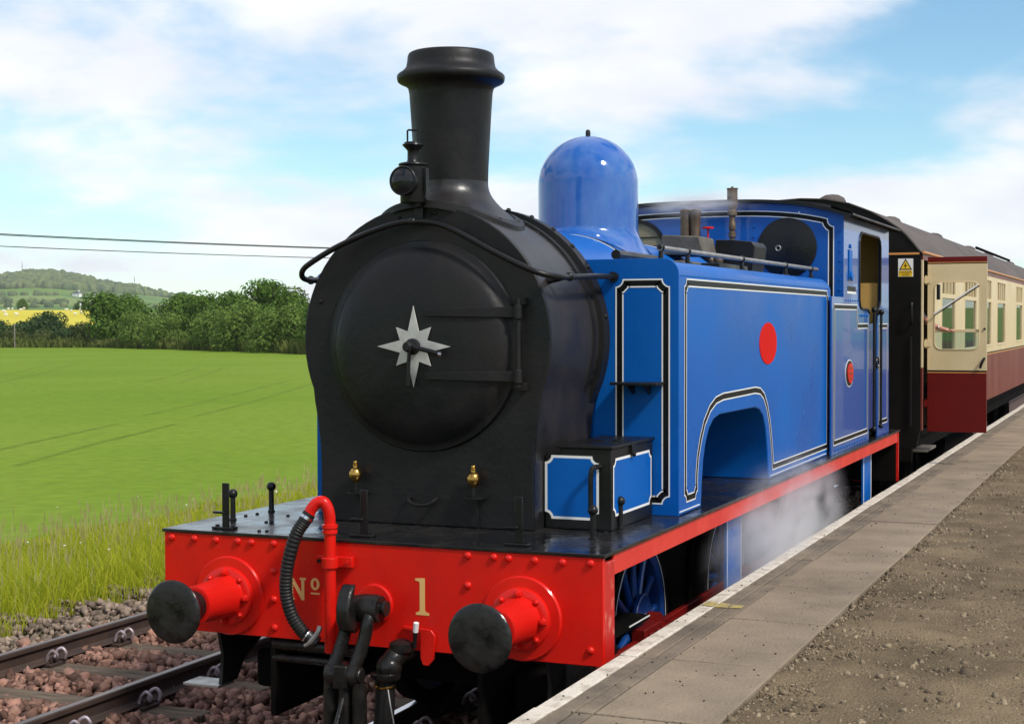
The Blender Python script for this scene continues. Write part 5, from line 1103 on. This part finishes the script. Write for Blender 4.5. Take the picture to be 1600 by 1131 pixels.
for key, px, dd, hp, nm, lb, ct, wd in [
    ('tall', 412, 9, 112, 'broadleaf_tree', 'tallest broad green tree in the row at the far field edge', 'tree', 1.0),
    ('broad', 165, 2, 86, 'broadleaf_tree', 'rounded bright green tree beside the dark hedge at the row end', 'tree', 1.05),
    ('willow', 222, 0, 62, 'willow_tree', 'low pale bushy tree next to the rounded bright green tree', 'tree', 1.0),
    ('willow2', 262, 0, 58, 'willow_tree', 'low pale bushy tree second along from the rounded bright green tree', 'tree', 1.0),
    ('broad2', 200, 14, 82, 'broadleaf_tree', 'mid green tree peeping up behind the rounded bright green tree', 'tree', 1.0),
    ('broad', 285, 14, 86, 'broadleaf_tree', 'mid green tree behind the second pale bushy tree', 'tree', 1.0),
    ('willow', 335, 0, 72, 'willow_tree', 'broad pale bushy tree midway along the far tree row', 'tree', 1.05),
    ('broad2', 325, 14, 90, 'broadleaf_tree', 'mid green tree behind the broad pale bushy tree', 'tree', 1.0),
    ('broad', 365, 10, 92, 'broadleaf_tree', 'mid green tree against the side of the tallest tree', 'tree', 1.0),
    ('willow2', 385, 0, 82, 'willow_tree', 'pale bushy tree directly in front of the tallest tree', 'tree', 1.0),
    ('willow', 445, 0, 84, 'willow_tree', 'pale bushy tree just beyond the tallest tree', 'tree', 1.0),
    ('broad2', 462, 8, 102, 'broadleaf_tree', 'tall mid green tree behind the last pale bushy tree', 'tree', 1.0),
    ('broad', 520, 0, 100, 'broadleaf_tree', 'green tree at the row end hidden behind the smokebox', 'tree', 1.0),
    ('dark', 76, 8, 54, 'dark_tree', 'small dark round tree in front of the yellow field', 'tree', 1.0),
    ('hedge', 120, 3, 38, 'hedge_bush', 'scrubby green bush in the hedge below the yellow field', 'bush', 1.0),
    ('hedged', 45, 4, 42, 'hedge_bush', 'dark green bush in the hedge below the yellow field', 'bush', 1.1),
    ('hedge', 20, 0, 30, 'hedge_bush', 'scrubby green bush in the hedge below the yellow field', 'bush', 1.1),
    ('hedged', 100, 0, 30, 'hedge_bush', 'dark green bush in the hedge below the yellow field', 'bush', 1.1),
    ('hedge', 66, 0, 28, 'hedge_bush', 'scrubby green bush in the hedge below the yellow field', 'bush', 1.1),
    ('hedged', -12, 2, 46, 'hedge_bush', 'dark green bush in the hedge below the yellow field', 'bush', 1.0),
    ('hedge', 140, 0, 40, 'hedge_bush', 'scrubby green bush in the hedge below the yellow field', 'bush', 1.0)]:
    tree(key, px, edge_dist(px)+dd+3, hp, nm, lb, ct, edge, wd)
for i, px in enumerate((-50, -95, -140, -200, -250, -310, -370, -440)):
    k_ = i % 2; tree(('hedge', 'hedged')[k_], px, edge_dist(px)+random.uniform(0, 4), random.uniform(30, 44), 'hedge_bush', ('scrubby green bush in the hedge below the yellow field', 'dark green bush in the hedge below the yellow field')[k_], 'bush', edge, 1.1)
tree('broad2', 36, 720, 21, 'broadleaf_tree', 'lone small tree standing beyond the yellow field', 'tree')
tree('dark', 126, 740, 17, 'dark_tree', 'small dark tree beside the white tower beyond the yellow field', 'tree')
# long grass fringe under the far trees
def fringe_pts(n):
    px = rng.uniform(-480, 560, n); d = np.array([edge_dist(p) for p in px])+rng.uniform(-1, 3, n); az = np.arctan((px-800)/F_PX)
    return CAM.x+d*np.cos(YAWDIR-az), CAM.y+d*np.sin(YAWDIR-az)
V3, F3, *_ = blades(15000, fringe_pts, .4, 1.5, .07, .5)
o = obj('field_margin_grass', npmesh('field_margin_grass', V3, F3), MARGIN, smooth=0, kind='stuff'); tag(o, 'rough grass margin under the trees at the field edge', 'grass')

# ------------------------------------------------------------------ woods on the hill
def wood(n, test, name, label, smin, smax, r0=1500, r1=2990):
    pts = []; 
    while len(pts) < n:
        px = random.uniform(-700, 520); r = random.uniform(r0, r1); az = math.atan((px-800)/F_PX)
        x, y = CAM.x+r*math.cos(YAWDIR-az), CAM.y+r*math.sin(YAWDIR-az); z = gz1(x, y); qx, qy = proj((x, y, z))
        if test(qx, qy): pts.append((x, y, z+smin*.4))
    P = np.array(pts); S = rng.uniform(smin, smax, len(P))
    o = obj(name, scatter_rocks(P, S, (.85, 1.25), .3, 2), WOODF, smooth=0, kind='stuff'); tag(o, label, 'wood')
top = lambda px: np.interp(px, [a for a, b in HILL], [b for a, b in HILL])
wood(6000, lambda x, y: y < np.interp(x, [-800, -200, 0, 60, 110, 150, 230, 300, 420], [478, 456, 452, 449.5, 453, 456, 461, 470, 475]), 'hill_woodland', 'dense woodland covering the top of the distant hill', 5, 9.5, 1900, 2995)
wood(700, lambda x, y: (abs(y-(461.5+x*.004)) < 1.0 and x < 150) or (abs(y-474) < 2.2 and 45 < x < 105) or (abs(x-184) < 20 and abs(y-468) < 4.5) or (abs(y-472) < 3.2 and x < 22) or (abs(y-480) < .8 and random.random() < .3), 'hedgerow_woods', 'dark hedgerows and copses across the distant green fields', 3, 5.5)
# distant small things
def on_land(px, r):
    az = math.atan((px-800)/F_PX); x, y = CAM.x+r*math.cos(YAWDIR-az), CAM.y+r*math.sin(YAWDIR-az); return Vector((x, y, gz1(x, y)))
for i, (px, r) in enumerate([(122, 2150), (118, 2170), (147, 2200)]):
    p = on_land(px, r); sc_ = .7 if i == 0 else .5
    h = thing('white_house', ['white gabled farmhouse below the wood on the distant hill', 'small white cottage next to the farmhouse on the distant hill', 'low white outbuilding along the wood edge on the distant hill'][i], 'house', p)
    obj('wall', MB().box(-7*sc_, 7*sc_, -4*sc_, 4*sc_, -2, 6*sc_), HOUSEW, h); obj('roof', MB().prism([(-7.4*sc_, 6*sc_), (7.4*sc_, 6*sc_), (0, 11*sc_)], -4.4*sc_, 4.4*sc_, 1), SLATE, h)
    obj('chimney', MB().box(-1, 1, 2, 3.4, 8*sc_, 12.5*sc_), HOUSEW, h)
    for dx in (-3.5, 3.5): obj('window', MB().box((dx-.8)*sc_, (dx+.8)*sc_, -4.1*sc_, -3.95*sc_, 2*sc_, 4*sc_), SLATE, h)
p = on_land(126, 700); tw = thing('white_tower', 'thin white post rising beyond the yellow field', 'tower', p)
obj('shaft', MB().lathe([(.5, -1), (.38, 3.2)], (0, 0, 0), 2, 12), HOUSEW, tw); obj('cap', MB().lathe([(.42, 3.2), (.42, 3.5), (1e-6, 3.9)], (0, 0, 0), 2, 12), HOUSEW, tw)
for px in (36, 211):
    p = on_land(px, 2950); ms = thing('radio_mast', ['thin mast on the summit of the distant wooded hill', 'thin mast lower down the skyline of the distant hill'][px > 100], 'mast', p, 'masts on the hill'); obj('mast_pole', MB().cyl((0, 0, 0), (0, 0, 27), .9, .3, 8), POLEW, ms); obj('antenna', MB().box(-1.4, 1.4, -.3, .3, 19, 20), POLEW, ms)
sheep_src = None
for i in range(13):
    px = [6, 9, 14, 25, 33, 38, 27, 112, 118, 128, 20, 10, 104][i]; p = on_land(px, [600, 570, 630, 560, 620, 640, 555, 600, 560, 580, 630, 545, 620][i])
    if sheep_src is None:
        e = thing('sheep', 'pale sheep grazing in the yellow field beyond the hedge', 'sheep', p, 'sheep in the yellow field')
        a_ = obj('body', MB().ball((0, 0, .75), .42, 12, 8, (1.7, .9, .85)).ball((.75, 0, .72), .2, 8, 6, (1.2, .8, .9)), WOOL, e, smooth=60)
        lg = [obj('leg', MB().cyl((sx*.42, sy*.2, 0), (sx*.42, sy*.2, .5), .05, .07, 6), WOOL, e) for sx in (-1, 1) for sy in (-1, 1)]
        sheep_src = (a_, lg)
    else:
        e = thing('sheep', 'pale sheep grazing in the yellow field beyond the hedge', 'sheep', p, 'sheep in the yellow field'); inst(sheep_src[0], e)
        for l in sheep_src[1]: inst(l, e)
    e.rotation_euler.z = random.uniform(0, 6.28); e.scale = (1.0, 1.0, 1.0)
# marker post at the hedge
p = on_land(23, edge_dist(23)-1.0); mp_ = thing('fence_post', 'pale upright post standing in front of the hedge', 'post', p)
obj('post', MB().lathe([(.09, -.2), (.08, 3.2), (.03, 3.25)], (0, 0, 0), 2, 10), POLEW, mp_)
# overhead cables on poles
pa = [at(2, 7.45, -70, 363.0), at(2, 7.45, 640, 391.5)]
poles = []
for i, p in enumerate(pa):
    pt = thing('cable_pole', ['wooden pole carrying overhead cables across the field', 'wooden cable pole standing behind the engine'][i], 'pole', (p.x, p.y, gz1(p.x, p.y)))
    zz = 7.7-gz1(p.x, p.y); obj('shaft', MB().lathe([(.14, -.5), (.10, zz)], (0, 0, 0), 2, 12), POLEW, pt); obj('crossarm', MB().box(-.7, .7, -.05, .05, zz-.45, zz-.32), POLEW, pt)
for off, z, lb in ((Vector((0, .5, 0)), 7.50, 'upper thin cable stretched across the sky over the field'), (Vector((0, -.5, 0)), 7.42, 'middle thin cable stretched across the sky over the field'), (Vector((0, 0, 0)), 6.80, 'lowest thin cable stretched across the sky over the field')):
    a_, b_ = pa[0]+off, pa[1]+off; pts = []
    for k in range(25):
        t = k/24; q = a_.lerp(b_, t); q.z = z-.10*4*t*(1-t); pts.append(q)
    tag(obj('overhead_cable', MB().tube(pts, .028, 6), CABLE), lb, 'cable')

# ------------------------------------------------------------------ steam
def steam(name, label, c, rad, dens, nscale, seed, colr=(.93, .93, .95)):
    o = obj(name, MB().ball((0, 0, 0), 1, 24, 14), None_mat(dens, nscale, seed, colr), smooth=60, kind='stuff'); o.location = c; o.scale = rad; tag(o, label, 'steam'); return o
def None_mat(dens, nscale, seed, colr):
    m = bpy.data.materials.new('steam'); m.use_nodes = True; t = m.node_tree; t.nodes.clear()
    o = t.nodes.new('ShaderNodeOutputMaterial'); pv_ = t.nodes.new('ShaderNodeVolumePrincipled'); pv_.inputs['Color'].default_value = (*colr, 1); pv_.inputs['Anisotropy'].default_value = .2
    tcn = t.nodes.new('ShaderNodeTexCoord'); ln = t.nodes.new('ShaderNodeVectorMath'); ln.operation = 'LENGTH'; t.links.new(tcn.outputs['Object'], ln.inputs[0])
    fo = t.nodes.new('ShaderNodeMapRange'); fo.inputs['From Min'].default_value = 1.0; fo.inputs['From Max'].default_value = .15; t.links.new(ln.outputs['Value'], fo.inputs['Value']); sq = t.nodes.new('ShaderNodeMath'); sq.operation = 'POWER'; sq.inputs[1].default_value = 2.0; t.links.new(fo.outputs[0], sq.inputs[0])
    mp = t.nodes.new('ShaderNodeMapping'); mp.inputs['Location'].default_value = (seed, seed*2, 0); t.links.new(tcn.outputs['Object'], mp.inputs[0])
    nz_ = t.nodes.new('ShaderNodeTexNoise'); nz_.inputs['Scale'].default_value = nscale; nz_.inputs['Detail'].default_value = 6; nz_.inputs['Distortion'].default_value = .5; t.links.new(mp.outputs[0], nz_.inputs['Vector'])
    mr = t.nodes.new('ShaderNodeMapRange'); mr.inputs['From Min'].default_value = .38; mr.inputs['From Max'].default_value = .68; t.links.new(nz_.outputs['Fac'], mr.inputs['Value'])
    a = t.nodes.new('ShaderNodeMath'); a.operation = 'MULTIPLY'; t.links.new(sq.outputs[0], a.inputs[0]); t.links.new(mr.outputs[0], a.inputs[1])
    b = t.nodes.new('ShaderNodeMath'); b.operation = 'MULTIPLY'; b.inputs[1].default_value = dens; t.links.new(a.outputs[0], b.inputs[0]); t.links.new(b.outputs[0], pv_.inputs['Density']); t.links.new(pv_.outputs[0], o.inputs['Volume'])
    return m
steam('steam', 'soft cloud of steam drifting under the running plate beside the platform', (1.32, 3.9, 1.02), (.26, 2.3, .62), 11.5, 2.7, 3.3)
steam('steam', 'faint steam wisps rising from the safety valves before the cab', (.02, 5.98, 3.56), (.60, .34, .17), 9.0, 2.8, 8.1)

# ------------------------------------------------------------------ haze in the far air
hz = MB().box(-6500, 6500, -6500, 6500, -3, 130)
hm = bpy.data.materials.new('haze'); hm.use_nodes = True; hm.node_tree.nodes.clear()
ho = hm.node_tree.nodes.new('ShaderNodeOutputMaterial'); hv_ = hm.node_tree.nodes.new('ShaderNodeVolumePrincipled')
hv_.inputs['Color'].default_value = (.86, .92, 1.0, 1); hv_.inputs['Density'].default_value = .00007; hv_.inputs['Anisotropy'].default_value = .0
hm.node_tree.links.new(hv_.outputs[0], ho.inputs['Volume'])
hb = obj('haze', hz, hm, smooth=0, kind='stuff'); tag(hb, 'thin pale haze softening the distant hill', 'haze')
